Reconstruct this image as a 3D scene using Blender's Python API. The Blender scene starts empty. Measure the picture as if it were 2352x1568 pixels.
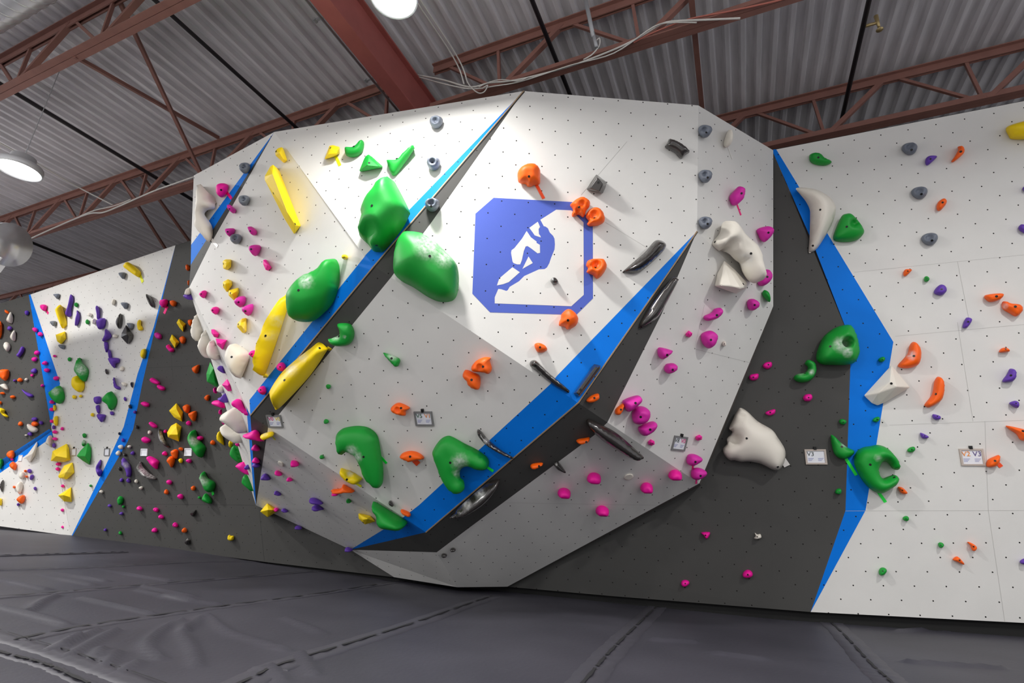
import bpy, bmesh, math, random
import numpy as np
from mathutils import Vector, Matrix, noise
from mathutils.geometry import delaunay_2d_cdt
from mathutils.bvhtree import BVHTree
random.seed(7)
SC = bpy.context.scene
COL = SC.collection
# ------------------------------------------------------------------ camera
F, CX, CY = 1200., 1176., 784.
RM = np.array([[0.9210217, -0.1051467, -0.3750508], [0.3884840, 0.3178506, 0.8648995], [0.0282688, -0.9422925, 0.3335951]])
C = np.array([0., 0., .5])
cam = bpy.data.objects.new('camera', bpy.data.cameras.new('camera'))
COL.objects.link(cam)
cam.data.sensor_width = 36.
cam.data.lens = 36. * F / 2352.
cam.data.clip_start = .05
bx, by, bz = RM @ [1, 0, 0], RM @ [0, -1, 0], RM @ [0, 0, -1]
cam.matrix_world = Matrix(((bx[0], by[0], bz[0], C[0]), (bx[1], by[1], bz[1], C[1]), (bx[2], by[2], bz[2], C[2]), (0, 0, 0, 1)))
SC.camera = cam


def ray(p):
    return RM @ np.array([(p[0] - CX) / F, (p[1] - CY) / F, 1.])


def proj(P):
    c = RM.T @ (np.asarray(P, float) - C)
    return CX + F * c[0] / c[2], CY + F * c[1] / c[2]


PL = {'F2': ([0.16674, 0.96403, 0.20699], 2.73114), 'F3': ([-0.1643, 0.98465, -0.05889], 2.9493),
      'F4': ([-0.4535, 0.87676, 0.16006], 3.81865), 'F5': ([-0.11217, 0.80817, 0.57817], 3.79059),
      'F7': ([-0.74544, 0.52143, 0.41525], 3.18871), 'F8': ([-0.36412, 0.46045, 0.80957], 3.11499),
      'W1': ([0.10798, -0.98047, -0.16438], -5.16483), 'W2': ([0.06083, -0.97857, -0.19672], -5.30001),
      'F7a': ([0.85191, -0.50069, -0.15349], -2.41307), 'F0': ([0.13314, 0.95759, 0.25553], 3.01621),
      'W3': ([0.01033, 0.97794, 0.20861], 4.91763), 'F6': ([0.21776, 0.53664, 0.81523], 1.97705),
      'F1': ([0.52783, 0.69953, 0.48173], 0.87154), 'W4': ([-0.28251, 0.95624, 0.07605], 7.49549)}
for k in list(PL):                       # normals turned to the room
    n, d = np.array(PL[k][0]), PL[k][1]
    L = np.linalg.norm(n)
    n, d = n / L, d / L
    if n @ C - d < 0:
        n, d = -n, -d
    PL[k] = (n, d)


def on(k, p, off=0.):
    n, d = PL[k]
    r = ray(p)
    return C + r * ((d + off - n @ C) / (n @ r))


_a, _b, _c = on('W1', (1776, 343)), on('W1', (1775, 1398)), on('W2', (608, 1290))
_n = np.cross(_b - _a, _c - _a)
_n /= np.linalg.norm(_n)
if _n @ (C - _a) < 0:
    _n = -_n
PL['W2'] = (_n, _n @ _a)


def atz(p, z):
    r = ray(p)
    return C + r * ((z - C[2]) / r[2])


def aty(p, y):
    r = ray(p)
    return C + r * ((y - C[1]) / r[1])


def att(p, t):
    return C + ray(p) * t


# ------------------------------------------------------------------ helpers
def obj(name, verts, faces, mats, parent=None, fmat=None, smooth=False, loc=None, uv=None):
    me = bpy.data.meshes.new(name)
    if loc is None:
        loc = np.zeros(3)
    me.from_pydata([tuple(np.asarray(v, float) - loc) for v in verts], [], faces)
    for m in (mats if isinstance(mats, (list, tuple)) else [mats]):
        me.materials.append(m)
    if fmat:
        me.polygons.foreach_set('material_index', fmat)
    if smooth:
        me.polygons.foreach_set('use_smooth', [True] * len(me.polygons))
    if uv:
        l = me.uv_layers.new(name='UVMap')
        for pg in me.polygons:
            for li in pg.loop_indices:
                l.data[li].uv = uv[me.loops[li].vertex_index]
    me.update()
    o = bpy.data.objects.new(name, me)
    COL.objects.link(o)
    o.location = loc
    if parent:
        o.parent = parent
        o.location = Vector(loc) - parent.matrix_basis.translation if parent.parent is None else Vector(loc) - parent.parent.matrix_basis.translation - parent.location
    return o


def tag(o, label, cat, group=None):
    o['label'] = label
    o['category'] = cat
    if group:
        o['group'] = group
    return o


def empty(name, loc, label, cat, group=None):
    o = bpy.data.objects.new(name, None)
    COL.objects.link(o)
    o.location = Vector(loc)
    o.empty_display_size = .1
    return tag(o, label, cat, group)


def structure(o):
    o['kind'] = 'structure'
    return o


class MB:
    def __init__(s):
        s.v, s.f = [], []

    def box(s, a, b, w, h, up=(0, 0, 1)):
        """a bar from a to b, w wide, h along up"""
        a, b = np.asarray(a, float), np.asarray(b, float)
        d = b - a
        d /= np.linalg.norm(d)
        x = np.cross(d, up)
        if np.linalg.norm(x) < 1e-4:
            x = np.cross(d, (1, 0, 0))
        x /= np.linalg.norm(x)
        y = np.cross(x, d)
        i = len(s.v)
        for p in (a, b):
            for u, v in ((-1, -1), (1, -1), (1, 1), (-1, 1)):
                s.v.append(p + x * u * w / 2 + y * v * h / 2)
        s.f += [(i, i + 1, i + 2, i + 3), (i + 7, i + 6, i + 5, i + 4)] + [(i + k, i + 4 + k, i + 4 + (k + 1) % 4, i + (k + 1) % 4) for k in range(4)]
        return s

    def tube(s, pts, r, n=10, cap=True):
        pts = [np.asarray(p, float) for p in pts]
        rs = r if isinstance(r, (list, tuple)) else [r] * len(pts)
        i0 = len(s.v)
        ref = None
        for k, p in enumerate(pts):
            d = pts[min(k + 1, len(pts) - 1)] - pts[max(k - 1, 0)]
            d /= np.linalg.norm(d)
            if ref is None:
                ref = np.cross(d, (0, 0, 1)) if abs(d[2]) < .9 else np.cross(d, (1, 0, 0))
            x = ref - d * (ref @ d)
            x /= np.linalg.norm(x)
            ref = x
            y = np.cross(d, x)
            for j in range(n):
                t = 2 * math.pi * j / n
                s.v.append(p + (x * math.cos(t) + y * math.sin(t)) * rs[k])
        for k in range(len(pts) - 1):
            for j in range(n):
                a, b = i0 + k * n + j, i0 + k * n + (j + 1) % n
                s.f.append((a, b, b + n, a + n))
        if cap:
            s.f.append(tuple(i0 + j for j in range(n))[::-1])
            s.f.append(tuple(i0 + (len(pts) - 1) * n + j for j in range(n)))
        return s

    def lathe(s, c, prof, n=32, axis=(0, 0, 1)):
        c = np.asarray(c, float)
        i0 = len(s.v)
        for r, z in prof:
            for j in range(n):
                t = 2 * math.pi * j / n
                s.v.append(c + np.array([r * math.cos(t), r * math.sin(t), z]))
        for k in range(len(prof) - 1):
            for j in range(n):
                a, b = i0 + k * n + j, i0 + k * n + (j + 1) % n
                s.f.append((a, b, b + n, a + n))
        return s

    def build(s, name, m, parent=None, smooth=False):
        c = np.mean(np.array(s.v), axis=0)
        return obj(name, s.v, s.f, m, parent, smooth=smooth, loc=c)


def catmull(P, N, closed=True):
    P = np.asarray(P, float)
    n = len(P)
    out = []
    seg = n if closed else n - 1
    per = max(2, int(math.ceil(N / seg)))
    for i in range(seg):
        g = (lambda j: P[j % n]) if closed else (lambda j: P[min(max(j, 0), n - 1)])
        p0, p1, p2, p3 = g(i - 1), g(i), g(i + 1), g(i + 2)
        for k in range(per):
            t = k / per
            out.append(.5 * ((2 * p1) + (p2 - p0) * t + (2 * p0 - 5 * p1 + 4 * p2 - p3) * t * t + (3 * p1 - p0 - 3 * p2 + p3) * t ** 3))
    if not closed:
        out.append(P[-1])
    return np.array(out)


# ------------------------------------------------------------------ materials
def s2l(c):
    return tuple(((v / 255.) / 12.92 if v / 255. <= .04045 else ((v / 255. + .055) / 1.055) ** 2.4) for v in c) + (1.,)


def newmat(name):
    m = bpy.data.materials.new(name)
    m.use_nodes = True
    nt = m.node_tree
    return m, nt, nt.nodes['Principled BSDF']


def N(nt, t, **kw):
    n = nt.nodes.new(t)
    for k, v in kw.items():
        setattr(n, k, v)
    return n


def plain(name, col, rough=.6, metal=0., bump=0., scale=60., var=0., spec=.5):
    m, nt, b = newmat(name)
    b.inputs['Base Color'].default_value = col
    b.inputs['Roughness'].default_value = rough
    b.inputs['Metallic'].default_value = metal
    b.inputs['Specular IOR Level'].default_value = spec
    tc = N(nt, 'ShaderNodeTexCoord')
    nz = N(nt, 'ShaderNodeTexNoise')
    nz.inputs['Scale'].default_value = scale
    nz.inputs['Detail'].default_value = 5
    nt.links.new(tc.outputs['Object'], nz.inputs['Vector'])
    if bump:
        bp = N(nt, 'ShaderNodeBump')
        bp.inputs['Strength'].default_value = bump
        bp.inputs['Distance'].default_value = .004
        nt.links.new(nz.outputs['Fac'], bp.inputs['Height'])
        nt.links.new(bp.outputs['Normal'], b.inputs['Normal'])
    if var:
        mx = N(nt, 'ShaderNodeMix', data_type='RGBA')
        mx.inputs['A'].default_value = tuple(c * (1 - var) for c in col[:3]) + (1,)
        mx.inputs['B'].default_value = tuple(min(1, c * (1 + var)) for c in col[:3]) + (1,)
        nt.links.new(nz.outputs['Fac'], mx.inputs['Factor'])
        nt.links.new(mx.outputs['Result'], b.inputs['Base Color'])
    return m


def panel(name, col, dots=True, dark=(.012, .011, .01, 1), rough=.62):
    """painted plywood with fine sand texture and the staggered bolt-hole lattice (UV = hole pitch)"""
    m, nt, b = newmat(name)
    b.inputs['Roughness'].default_value = rough
    b.inputs['Specular IOR Level'].default_value = .15
    tc = N(nt, 'ShaderNodeTexCoord')
    nz = N(nt, 'ShaderNodeTexNoise')
    nz.inputs['Scale'].default_value = 3.
    nz.inputs['Detail'].default_value = 6
    nt.links.new(tc.outputs['Object'], nz.inputs['Vector'])
    mx = N(nt, 'ShaderNodeMix', data_type='RGBA')
    mx.inputs['A'].default_value = tuple(c * .94 for c in col[:3]) + (1,)
    mx.inputs['B'].default_value = tuple(min(1, c * 1.06) for c in col[:3]) + (1,)
    nt.links.new(nz.outputs['Fac'], mx.inputs['Factor'])
    out = mx.outputs['Result']
    if dots:
        ds = []
        for o in (.5, 0.):
            ad = N(nt, 'ShaderNodeVectorMath', operation='ADD')
            ad.inputs[1].default_value = (o, o, 0)
            fr = N(nt, 'ShaderNodeVectorMath', operation='FRACTION')
            sb = N(nt, 'ShaderNodeVectorMath', operation='SUBTRACT')
            sb.inputs[1].default_value = (.5, .5, 0)
            ml = N(nt, 'ShaderNodeVectorMath', operation='MULTIPLY')
            ml.inputs[1].default_value = (1, 1, 0)
            ln = N(nt, 'ShaderNodeVectorMath', operation='LENGTH')
            nt.links.new(tc.outputs['UV'], ad.inputs[0])
            nt.links.new(ad.outputs[0], fr.inputs[0])
            nt.links.new(fr.outputs[0], sb.inputs[0])
            nt.links.new(sb.outputs[0], ml.inputs[0])
            nt.links.new(ml.outputs[0], ln.inputs[0])
            ds.append(ln.outputs['Value'])
        mn = N(nt, 'ShaderNodeMath', operation='MINIMUM')
        nt.links.new(ds[0], mn.inputs[0])
        nt.links.new(ds[1], mn.inputs[1])
        lt = N(nt, 'ShaderNodeMath', operation='LESS_THAN')
        lt.inputs[1].default_value = .026
        nt.links.new(mn.outputs[0], lt.inputs[0])
        m2 = N(nt, 'ShaderNodeMix', data_type='RGBA')
        m2.inputs['B'].default_value = dark
        nt.links.new(lt.outputs[0], m2.inputs['Factor'])
        nt.links.new(out, m2.inputs['A'])
        out = m2.outputs['Result']
    nt.links.new(out, b.inputs['Base Color'])
    n2 = N(nt, 'ShaderNodeTexNoise')
    n2.inputs['Scale'].default_value = 240.
    nt.links.new(tc.outputs['Object'], n2.inputs['Vector'])
    bp = N(nt, 'ShaderNodeBump')
    bp.inputs['Strength'].default_value = .12
    bp.inputs['Distance'].default_value = .003
    nt.links.new(n2.outputs['Fac'], bp.inputs['Height'])
    nt.links.new(bp.outputs['Normal'], b.inputs['Normal'])
    return m


def holdmat(name, col, rough=.55, spec=.4, coat=0.):
    m, nt, b = newmat(name)
    b.inputs['Roughness'].default_value = rough
    b.inputs['Specular IOR Level'].default_value = spec
    b.inputs['Coat Weight'].default_value = coat
    b.inputs['Coat Roughness'].default_value = .15
    tc = N(nt, 'ShaderNodeTexCoord')
    nz = N(nt, 'ShaderNodeTexNoise')
    nz.inputs['Scale'].default_value = 38.
    nz.inputs['Detail'].default_value = 6
    nt.links.new(tc.outputs['Object'], nz.inputs['Vector'])
    at = N(nt, 'ShaderNodeAttribute', attribute_name='chalk')
    ml = N(nt, 'ShaderNodeMath', operation='MULTIPLY_ADD')
    ml.inputs[1].default_value = 1.7
    ml.inputs[2].default_value = -.35
    nt.links.new(nz.outputs['Fac'], ml.inputs[0])
    m2 = N(nt, 'ShaderNodeMath', operation='MULTIPLY', use_clamp=True)
    nt.links.new(ml.outputs[0], m2.inputs[0])
    nt.links.new(at.outputs['Fac'], m2.inputs[1])
    mx = N(nt, 'ShaderNodeMix', data_type='RGBA')
    mx.inputs['A'].default_value = col
    mx.inputs['B'].default_value = (.78, .78, .76, 1)
    nt.links.new(m2.outputs[0], mx.inputs['Factor'])
    nt.links.new(mx.outputs['Result'], b.inputs['Base Color'])
    n2 = N(nt, 'ShaderNodeTexNoise')
    n2.inputs['Scale'].default_value = 300.
    nt.links.new(tc.outputs['Object'], n2.inputs['Vector'])
    bp = N(nt, 'ShaderNodeBump')
    bp.inputs['Strength'].default_value = .15
    bp.inputs['Distance'].default_value = .002
    nt.links.new(n2.outputs['Fac'], bp.inputs['Height'])
    nt.links.new(bp.outputs['Normal'], b.inputs['Normal'])
    return m


M = dict(
    white=panel('panel_white', (.70, .69, .665, 1)), grey=panel('panel_grey', (.070, .069, .066, 1)),
    blue=panel('panel_blue', (.0, .175, .72, 1)), logo=panel('emblem_blue', (.085, .13, .50, 1)),
    side=plain('panel_side', (.10, .09, .08, 1), .8), black=plain('gap_shade_black', (.006, .006, .006, 1), .9),
    ply=plain('plywood_edge', (.36, .25, .15, 1), .7, var=.3, scale=200), seam=plain('panel_seam', (.46, .45, .43, 1), .8),
    steel=plain('red_primer_steel', (.275, .128, .102, 1), .62, var=.25, scale=6, bump=.1),
    girder=plain('red_girder_steel', (.42, .12, .105, 1), .55, var=.2, scale=5),
    dark=plain('dark_steel', (.035, .028, .028, 1), .6), pipe=plain('dark_pipe', (.030, .026, .030, 1), .5),
    galv=plain('galvanised_steel', (.80, .81, .83, 1), .3, metal=.55, var=.08, scale=14),
    conduit=plain('grey_conduit', (.45, .46, .48, 1), .45, metal=.4), brass=plain('sprinkler_brass', (.55, .42, .2, 1), .4, metal=.6),
    cable=plain('white_cable', (.72, .70, .66, 1), .5), redcable=plain('red_cable', (.5, .16, .12, 1), .5),
    frame=plain('card_frame_grey', (.20, .20, .20, 1), .45), frame2=plain('card_frame_beige', (.50, .43, .38, 1), .45),
    paper=plain('card_paper', (.78, .79, .84, 1), .5), bolt=plain('bolt_black', (.012, .012, .012, 1), .4, spec=.3),
    housing=plain('lamp_housing', (.7, .71, .73, 1), .4, metal=.3), zip=plain('seam_zip', (.012, .012, .014, 1), .8),
    flap=plain('seam_vinyl', (.052, .050, .063, 1), .55, var=.15, scale=12, bump=.25),
    txt_grey=plain('ink_grey', s2l((70, 80, 75)), .6), txt_green=plain('ink_green', s2l((45, 95, 60)), .6),
    txt_orange=plain('ink_orange', s2l((235, 140, 45)), .6), txt_pink=plain('ink_pink', s2l((215, 60, 130)), .6),
    txt_yellow=plain('ink_yellow', s2l((235, 215, 60)), .6), txt_purple=plain('ink_purple', s2l((85, 65, 130)), .6),
    txt_pale=plain('ink_pale', s2l((150, 155, 195)), .6))
HM = dict(pk=holdmat('pink_plastic', s2l((244, 14, 158))), mg=holdmat('magenta_plastic', s2l((214, 40, 165))),
          og=holdmat('orange_plastic', s2l((253, 100, 6)), .5), ye=holdmat('yellow_plastic', s2l((250, 216, 8)), .5),
          gn=holdmat('green_plastic', s2l((14, 152, 50)), .5), pu=holdmat('purple_plastic', s2l((98, 58, 170))),
          wh=holdmat('white_plastic', s2l((232, 226, 214)), .5), gy=holdmat('grey_plastic', s2l((112, 119, 132)), .4),
          bk=holdmat('black_gloss_plastic', s2l((44, 40, 38)), .22, .5, .6))
TM = dict(pk=plain('tape_pink', s2l((245, 20, 130)), .5), og=plain('tape_orange', s2l((255, 80, 20)), .5),
          gn=plain('tape_green', s2l((20, 240, 70)), .5), ye=plain('tape_yellow', s2l((235, 240, 30)), .5), wh=plain('tape_white', (.75, .73, .7, 1), .5))


def emis(name, col, s):
    m, nt, b = newmat(name)
    b.inputs['Base Color'].default_value = (.8, .8, .8, 1)
    b.inputs['Emission Color'].default_value = col
    b.inputs['Emission Strength'].default_value = s
    return m


M['led'] = emis('led_lens', (1, .99, .97, 1), 9.)
# deck: galvanised, streaky
md, nt, b = newmat('steel_deck')
b.inputs['Roughness'].default_value = .5
b.inputs['Metallic'].default_value = 0.
tc = N(nt, 'ShaderNodeTexCoord')
mp = N(nt, 'ShaderNodeMapping')
mp.inputs['Scale'].default_value = (9, .9, 1)
nz = N(nt, 'ShaderNodeTexNoise')
nz.inputs['Scale'].default_value = 2.
nz.inputs['Detail'].default_value = 8
cr = N(nt, 'ShaderNodeValToRGB')
cr.color_ramp.elements[0].position = .3
cr.color_ramp.elements[0].color = (.62, .60, .62, 1)
cr.color_ramp.elements[1].position = .75
cr.color_ramp.elements[1].color = (.85, .83, .86, 1)
nt.links.new(tc.outputs['Object'], mp.inputs['Vector'])
nt.links.new(mp.outputs['Vector'], nz.inputs['Vector'])
nt.links.new(nz.outputs['Fac'], cr.inputs['Fac'])
nt.links.new(cr.outputs['Color'], b.inputs['Base Color'])
M['deck'] = md
# floor vinyl with chalk smears
mf, nt, b = newmat('vinyl_mat')
b.inputs['Roughness'].default_value = .52
b.inputs['Specular IOR Level'].default_value = .4
tc = N(nt, 'ShaderNodeTexCoord')
nz = N(nt, 'ShaderNodeTexNoise')
nz.inputs['Scale'].default_value = 1.3
nz.inputs['Detail'].default_value = 8
nt.links.new(tc.outputs['Object'], nz.inputs['Vector'])
cr = N(nt, 'ShaderNodeValToRGB')
cr.color_ramp.elements[0].position = .3
cr.color_ramp.elements[0].color = (.035, .034, .045, 1)
cr.color_ramp.elements[1].position = .75
cr.color_ramp.elements[1].color = (.059, .057, .072, 1)
nt.links.new(nz.outputs['Fac'], cr.inputs['Fac'])
n3 = N(nt, 'ShaderNodeTexNoise')
n3.inputs['Scale'].default_value = 1.
n3.inputs['Detail'].default_value = 10
n3.inputs['Roughness'].default_value = .75
mp = N(nt, 'ShaderNodeMapping')
mp.inputs['Scale'].default_value = (2.2, 11, 1)
nt.links.new(tc.outputs['Object'], mp.inputs['Vector'])
nt.links.new(mp.outputs['Vector'], n3.inputs['Vector'])
c2 = N(nt, 'ShaderNodeValToRGB')
c2.color_ramp.elements[0].position = .66
c2.color_ramp.elements[0].color = (0, 0, 0, 1)
c2.color_ramp.elements[1].position = .86
c2.color_ramp.elements[1].color = (.55, .55, .55, 1)
nt.links.new(n3.outputs['Fac'], c2.inputs['Fac'])
mx = N(nt, 'ShaderNodeMix', data_type='RGBA')
mx.inputs['B'].default_value = (.34, .33, .36, 1)
nt.links.new(c2.outputs['Color'], mx.inputs['Factor'])
nt.links.new(cr.outputs['Color'], mx.inputs['A'])
nt.links.new(mx.outputs['Result'], b.inputs['Base Color'])
n4 = N(nt, 'ShaderNodeTexNoise')
n4.inputs['Scale'].default_value = 45.
nt.links.new(tc.outputs['Object'], n4.inputs['Vector'])
bp = N(nt, 'ShaderNodeBump')
bp.inputs['Strength'].default_value = .18
bp.inputs['Distance'].default_value = .006
nt.links.new(n4.outputs['Fac'], bp.inputs['Height'])
nt.links.new(bp.outputs['Normal'], b.inputs['Normal'])
M['floor'] = mf

# ------------------------------------------------------------------ climbing walls
LAT = {'F4': [[0.1816, 0.0933, 0.0035], [-0.0116, 0.0308, -0.2015], [-1.4575, 3.0829, 2.8406]], 'W1': [[0.2102, 0.0216, 0.009], [0.0053, 0.0355, -0.2084], [1.0713, 4.7317, 3.9008]], 'F3': [[0.2019, 0.0338, 0.002], [0.0085, -0.0108, -0.2039], [-2.9911, 2.7201, 3.7437]], 'F5': [[0.2031, 0.0276, 0.0008], [-0.0156, 0.1171, -0.1667], [-2.45, 3.078, 1.7784]], 'F7': [[0.1236, 0.1739, 0.0035], [-0.0695, 0.0486, -0.1857], [-0.5205, 4.0811, 1.62]], 'F8': [[0.1624, 0.1251, 0.0019], [-0.0962, 0.134, -0.1195], [-1.1745, 4.0362, 1.0238]], 'W2': [[0.2109, 0.013, 0.0005], [-0.003, 0.0416, -0.2078], [-0.3378, 5.257, 0.6869]], 'F2': [[0.2124, -0.0362, -0.0025], [0.0125, 0.041, -0.2008], [-3.4989, 2.7865, 3.0351]]}


def lattice(k, P):
    if k in LAT:
        a, b_, p0 = (np.array(v) for v in LAT[k])
    else:
        n = PL[k][0]
        a = np.cross((0, 0, 1), n)
        a = a / np.linalg.norm(a) * .2057
        b_ = np.cross(n, a)
        p0 = n * PL[k][1]
    d = np.asarray(P) - p0
    A = np.array([a, b_]).T
    return tuple(np.linalg.lstsq(A, d, rcond=None)[0])


V = dict(B=('F2', (630, 303)), C=('F3', (1203, 209)), G=('F4', (859, 611)), D=('F4', (1604, 242)), M=('F4', (1601, 531)), N=('F4', (1328, 925)),
         H=('F2', (575, 954)), Q=('F8', (978, 1222)), E=('F7a', (1776, 345)), E2=('F7', (1776, 703)), E3=('F8', (1606, 1110)), V=('F8', (1165, 1347)),
         W=('F8', (1050, 1348)), K=('F2', (434, 661)), K2=('F2', (438, 608)), A=('F0', (445, 403)), P=('F6', (588, 1160)), X=('F8', (1003, 1268)))
V3 = {k: on(*v) for k, v in V.items()}
for k, p in (('R', (805, 1262)), ('Y', (905, 1325))):
    q = on('W2', p)
    V3[k] = C + (q - C) * .994
    V[k] = ('W2', p)


def edge(a, b_, p):
    """the point of edge a-b seen at pixel p (or at fraction p)"""
    A, B_ = np.array(V[a][1], float), np.array(V[b_][1], float)
    t = ((np.array(p) - A) @ (B_ - A)) / ((B_ - A) @ (B_ - A))
    q = A + (B_ - A) * t
    # true 3D parameter for that image point
    P0, P1 = V3[a], V3[b_]
    z0, z1 = (RM.T @ (P0 - C))[2], (RM.T @ (P1 - C))[2]
    s = t * z0 / (t * z0 + (1 - t) * z1)
    return P0 + (P1 - P0) * s


def wallmesh(name, polys, back=None, hidden=None, edges=()):
    """polys: (plane, [points], material); a point is a vertex name, a pixel on the plane, or ('edge',a,b,px)"""
    vs, fs, ms, uv = [], [], [], []
    mats = [M['white'], M['grey'], M['blue'], M['side'], M['seam']]
    ix = dict(white=0, grey=1, blue=2, side=3, seam=4)
    for k, pts, m in polys:
        i = len(vs)
        P = []
        for p in pts:
            if isinstance(p, str):
                P.append(V3[p])
            elif isinstance(p, np.ndarray):
                P.append(p)
            elif p[0] == 'edge':
                P.append(edge(*p[1:]))
            else:
                P.append(on(k, p))
        nn = sum((np.cross(P[j] - P[0], P[j + 1] - P[0]) for j in range(1, len(P) - 1)), np.zeros(3))
        if nn @ PL[k][0] < 0:
            P = P[::-1]
        vs += P
        uv += [lattice(k, q) for q in P]
        fs.append(tuple(range(i, i + len(P))))
        ms.append(ix[m])
    for a, b_, d in edges:                # returns of the panels towards the building wall
        a, b_ = (V3[q] if isinstance(q, str) else q for q in (a, b_))
        d = np.array(d, float)
        i = len(vs)
        vs += [a, b_, b_ + d, a + d]
        uv += [(.25, 0)] * 4
        fs.append((i, i + 1, i + 2, i + 3))
        ms.append(3)
    return structure(obj(name, vs, fs, mats, fmat=ms, uv=uv))


YB = (0, .9, 0)
G_B = ('edge', 'B', 'G', (837, 588))
gN1 = ('edge', 'G', 'N', (898, 637))
gN2 = ('edge', 'G', 'N', (1264, 882))
hQ1 = ('edge', 'H', 'Q', (616, 981))
hQ2 = ('edge', 'H', 'Q', (926, 1188))
nE = ('edge', 'N', 'E3', (1395, 970))
kk = ('edge', 'K2', 'K', (436, 640))
block = wallmesh('wall_center', [
    ('F0', ['A', 'B', (439, 562)], 'white'), ('F0', ['B', 'K2', (439, 562)], 'blue'),
    ('F2', ['B', 'K2', 'K', (484, 560)], 'grey'),
    ('F2', ['B', (484, 560), 'K', 'H', (573, 918), G_B], 'white'), ('F2', [G_B, (573, 918), 'H', 'G'], 'blue'),
    ('F1', ['K', (566, 935), (583, 1134), 'P'], 'white'), ('F1', ['K', 'H', (566, 935)], 'white'), ('F1', ['H', 'P', (583, 1134), (566, 935)], 'blue'),
    ('F3', ['B', 'C', (837, 588)], 'white'), ('F3', ['B', (837, 588), G_B], 'white'), ('F3', ['C', 'G', G_B, (837, 588)], 'blue'),
    ('F4', ['C', 'D', 'M', (1279, 863), gN2, gN1, (992, 509)], 'white'), ('F4', ['C', (992, 509), gN1, 'G'], 'grey'), ('F4', ['M', 'N', gN2, (1279, 863)], 'blue'),
    ('F5', [gN1, gN2, (962, 1160), hQ2, hQ1, (642, 950)], 'white'), ('F5', ['G', gN1, (642, 950), hQ1, 'H'], 'grey'), ('F5', [gN2, 'N', 'Q', hQ2, (962, 1160)], 'blue'),
    ('F6', [hQ1, hQ2, 'R', 'P'], 'white'), ('F6', ['H', hQ1, 'P'], 'grey'), ('F6', [hQ2, 'Q', 'R'], 'blue'),
    ('F7a', ['D', 'E', 'E2', 'M'], 'white'), ('F7', ['M', 'E2', 'E3', nE, (1520, 720)], 'white'), ('F7', ['M', (1520, 720), nE, 'N'], 'grey'),
    ('F8', [nE, 'E3', 'V', 'W', 'X', (1080, 1210), (1365, 999)], 'white'), ('F8', ['N', nE, (1365, 999), (1080, 1210), 'X', 'Q'], 'grey'),
    ('F8', ['Q', 'X', 'R'], 'grey'), ('F6', ['R', 'X', 'W'], 'white'), ('F6', ['R', 'W', 'Y'], 'white'),
], edges=[('A', 'B', YB), ('B', 'C', YB), ('C', 'D', YB), ('D', 'E', (0, .3, 0)), ('A', 'K2', YB), ('K2', 'K', YB), ('K', 'P', (0, .25, 0)), ('P', 'R', (0, .3, 0)), ('R', 'Y', (0, .3, 0)),
          ('Y', 'W', (0, .3, 0)), ('W', 'V', (0, .2, 0)), ('E', 'E2', (0, .25, 0)), ('E2', 'E3', (0, .25, 0)), ('E3', 'V', (0, .25, 0))])
# thin plywood edge left bare along the two painted ridges
for i, (a, b_) in enumerate((('C', 'G'), ('G', 'H'), ('M', 'N'), ('N', 'Q'))):
    P0, P1 = V3[a], V3[b_]
    out = {'C': ('F3', 'F4'), 'G': ('F2', 'F5'), 'M': ('F4', 'F7'), 'N': ('F5', 'F8')}[a]
    u = PL[out[0]][0] + PL[out[1]][0]
    u = u / np.linalg.norm(u)
    t = MB().box(P0 + u * .0005, P1 + u * .0005, .009, .006, u).build('trim_%d' % (i + 1), M['ply'])
    structure(t)
    d = (P1 - P0) / np.linalg.norm(P1 - P0)
    sd = np.cross(u, d)
    nA = PL[out[1]][0]
    sd = sd - nA * (sd @ nA)
    if (sd @ (PL[out[1]][0] - PL[out[0]][0])) < 0:
        sd = -sd
    sd /= np.linalg.norm(sd)
    structure(MB().box(P0 + sd * .008 + nA * .0015, P1 + sd * .008 + nA * .0015, .006, .003, nA).build('trim_%d' % (i + 5), M['zip']))

# straight walls behind the block
W1b = [(1775, 1398), (1862, 1405), (2352, 1430), (2900, 1456)]
w12t, w12b = on('W1', (1776, 340)), on('W1', (1775, 1398))
w2l_t = np.array(on('W2', (594, 1150)))
wall_right = wallmesh('wall_right', [
    ('W1', [(1776, 343), (1776, 351), (1867, 558), (1955, 785), (2052, 785), (1783, 343)], 'blue'),
    ('W1', [(1955, 785), (1942, 1172), (1988, 1172), (2052, 785)], 'blue'), ('W1', [(1942, 1172), (1862, 1405), (1988, 1172)], 'blue'),
    ('W1', [(1776, 351), (1955, 785), (1942, 1172), (1862, 1405), (1775, 1398)], 'grey'),
    ('W1', [(1783, 343), (2352, 232), (2900, 125), (2900, 1456), (2352, 1430), (1862, 1405), (1988, 1172), (2052, 785)], 'white'),
], edges=[(on('W1', (1776, 343)), on('W1', (2900, 125)), (0, .15, 0)), (on('W1', (1775, 1398)), on('W1', (2900, 1456)), (0, .15, 0))])
pA, pB, pC, pD = on('W1', (1776, 343)), on('W1', (1775, 1398)), on('W2', (608, 1290)), on('W2', (505, 500))
pT = on('W2', (600, 1240))
pD, pM = on('W3', (535, 522)), on('W3', (595, 1160))
wall_mid = wallmesh('wall_back', [('W2', [pA, pB, on('W2', (1400, 1368)), on('W2', (1165, 1347)), on('W2', (905, 1325)), pC, pM, pD], 'grey')],
                    edges=[(pA, pD, (0, .15, 0)), (pB, pC, (0, .15, 0))])
hinT, hinB = on('W3', (66, 677)), on('W3', (162, 1230))
RB = [(403, 563), (357, 751), (327, 880), (306, 985), (292, 1016), (166, 1231)]
LB = [(353, 751), (316, 858), (284, 980), (244, 1066), (164, 1231)]
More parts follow.
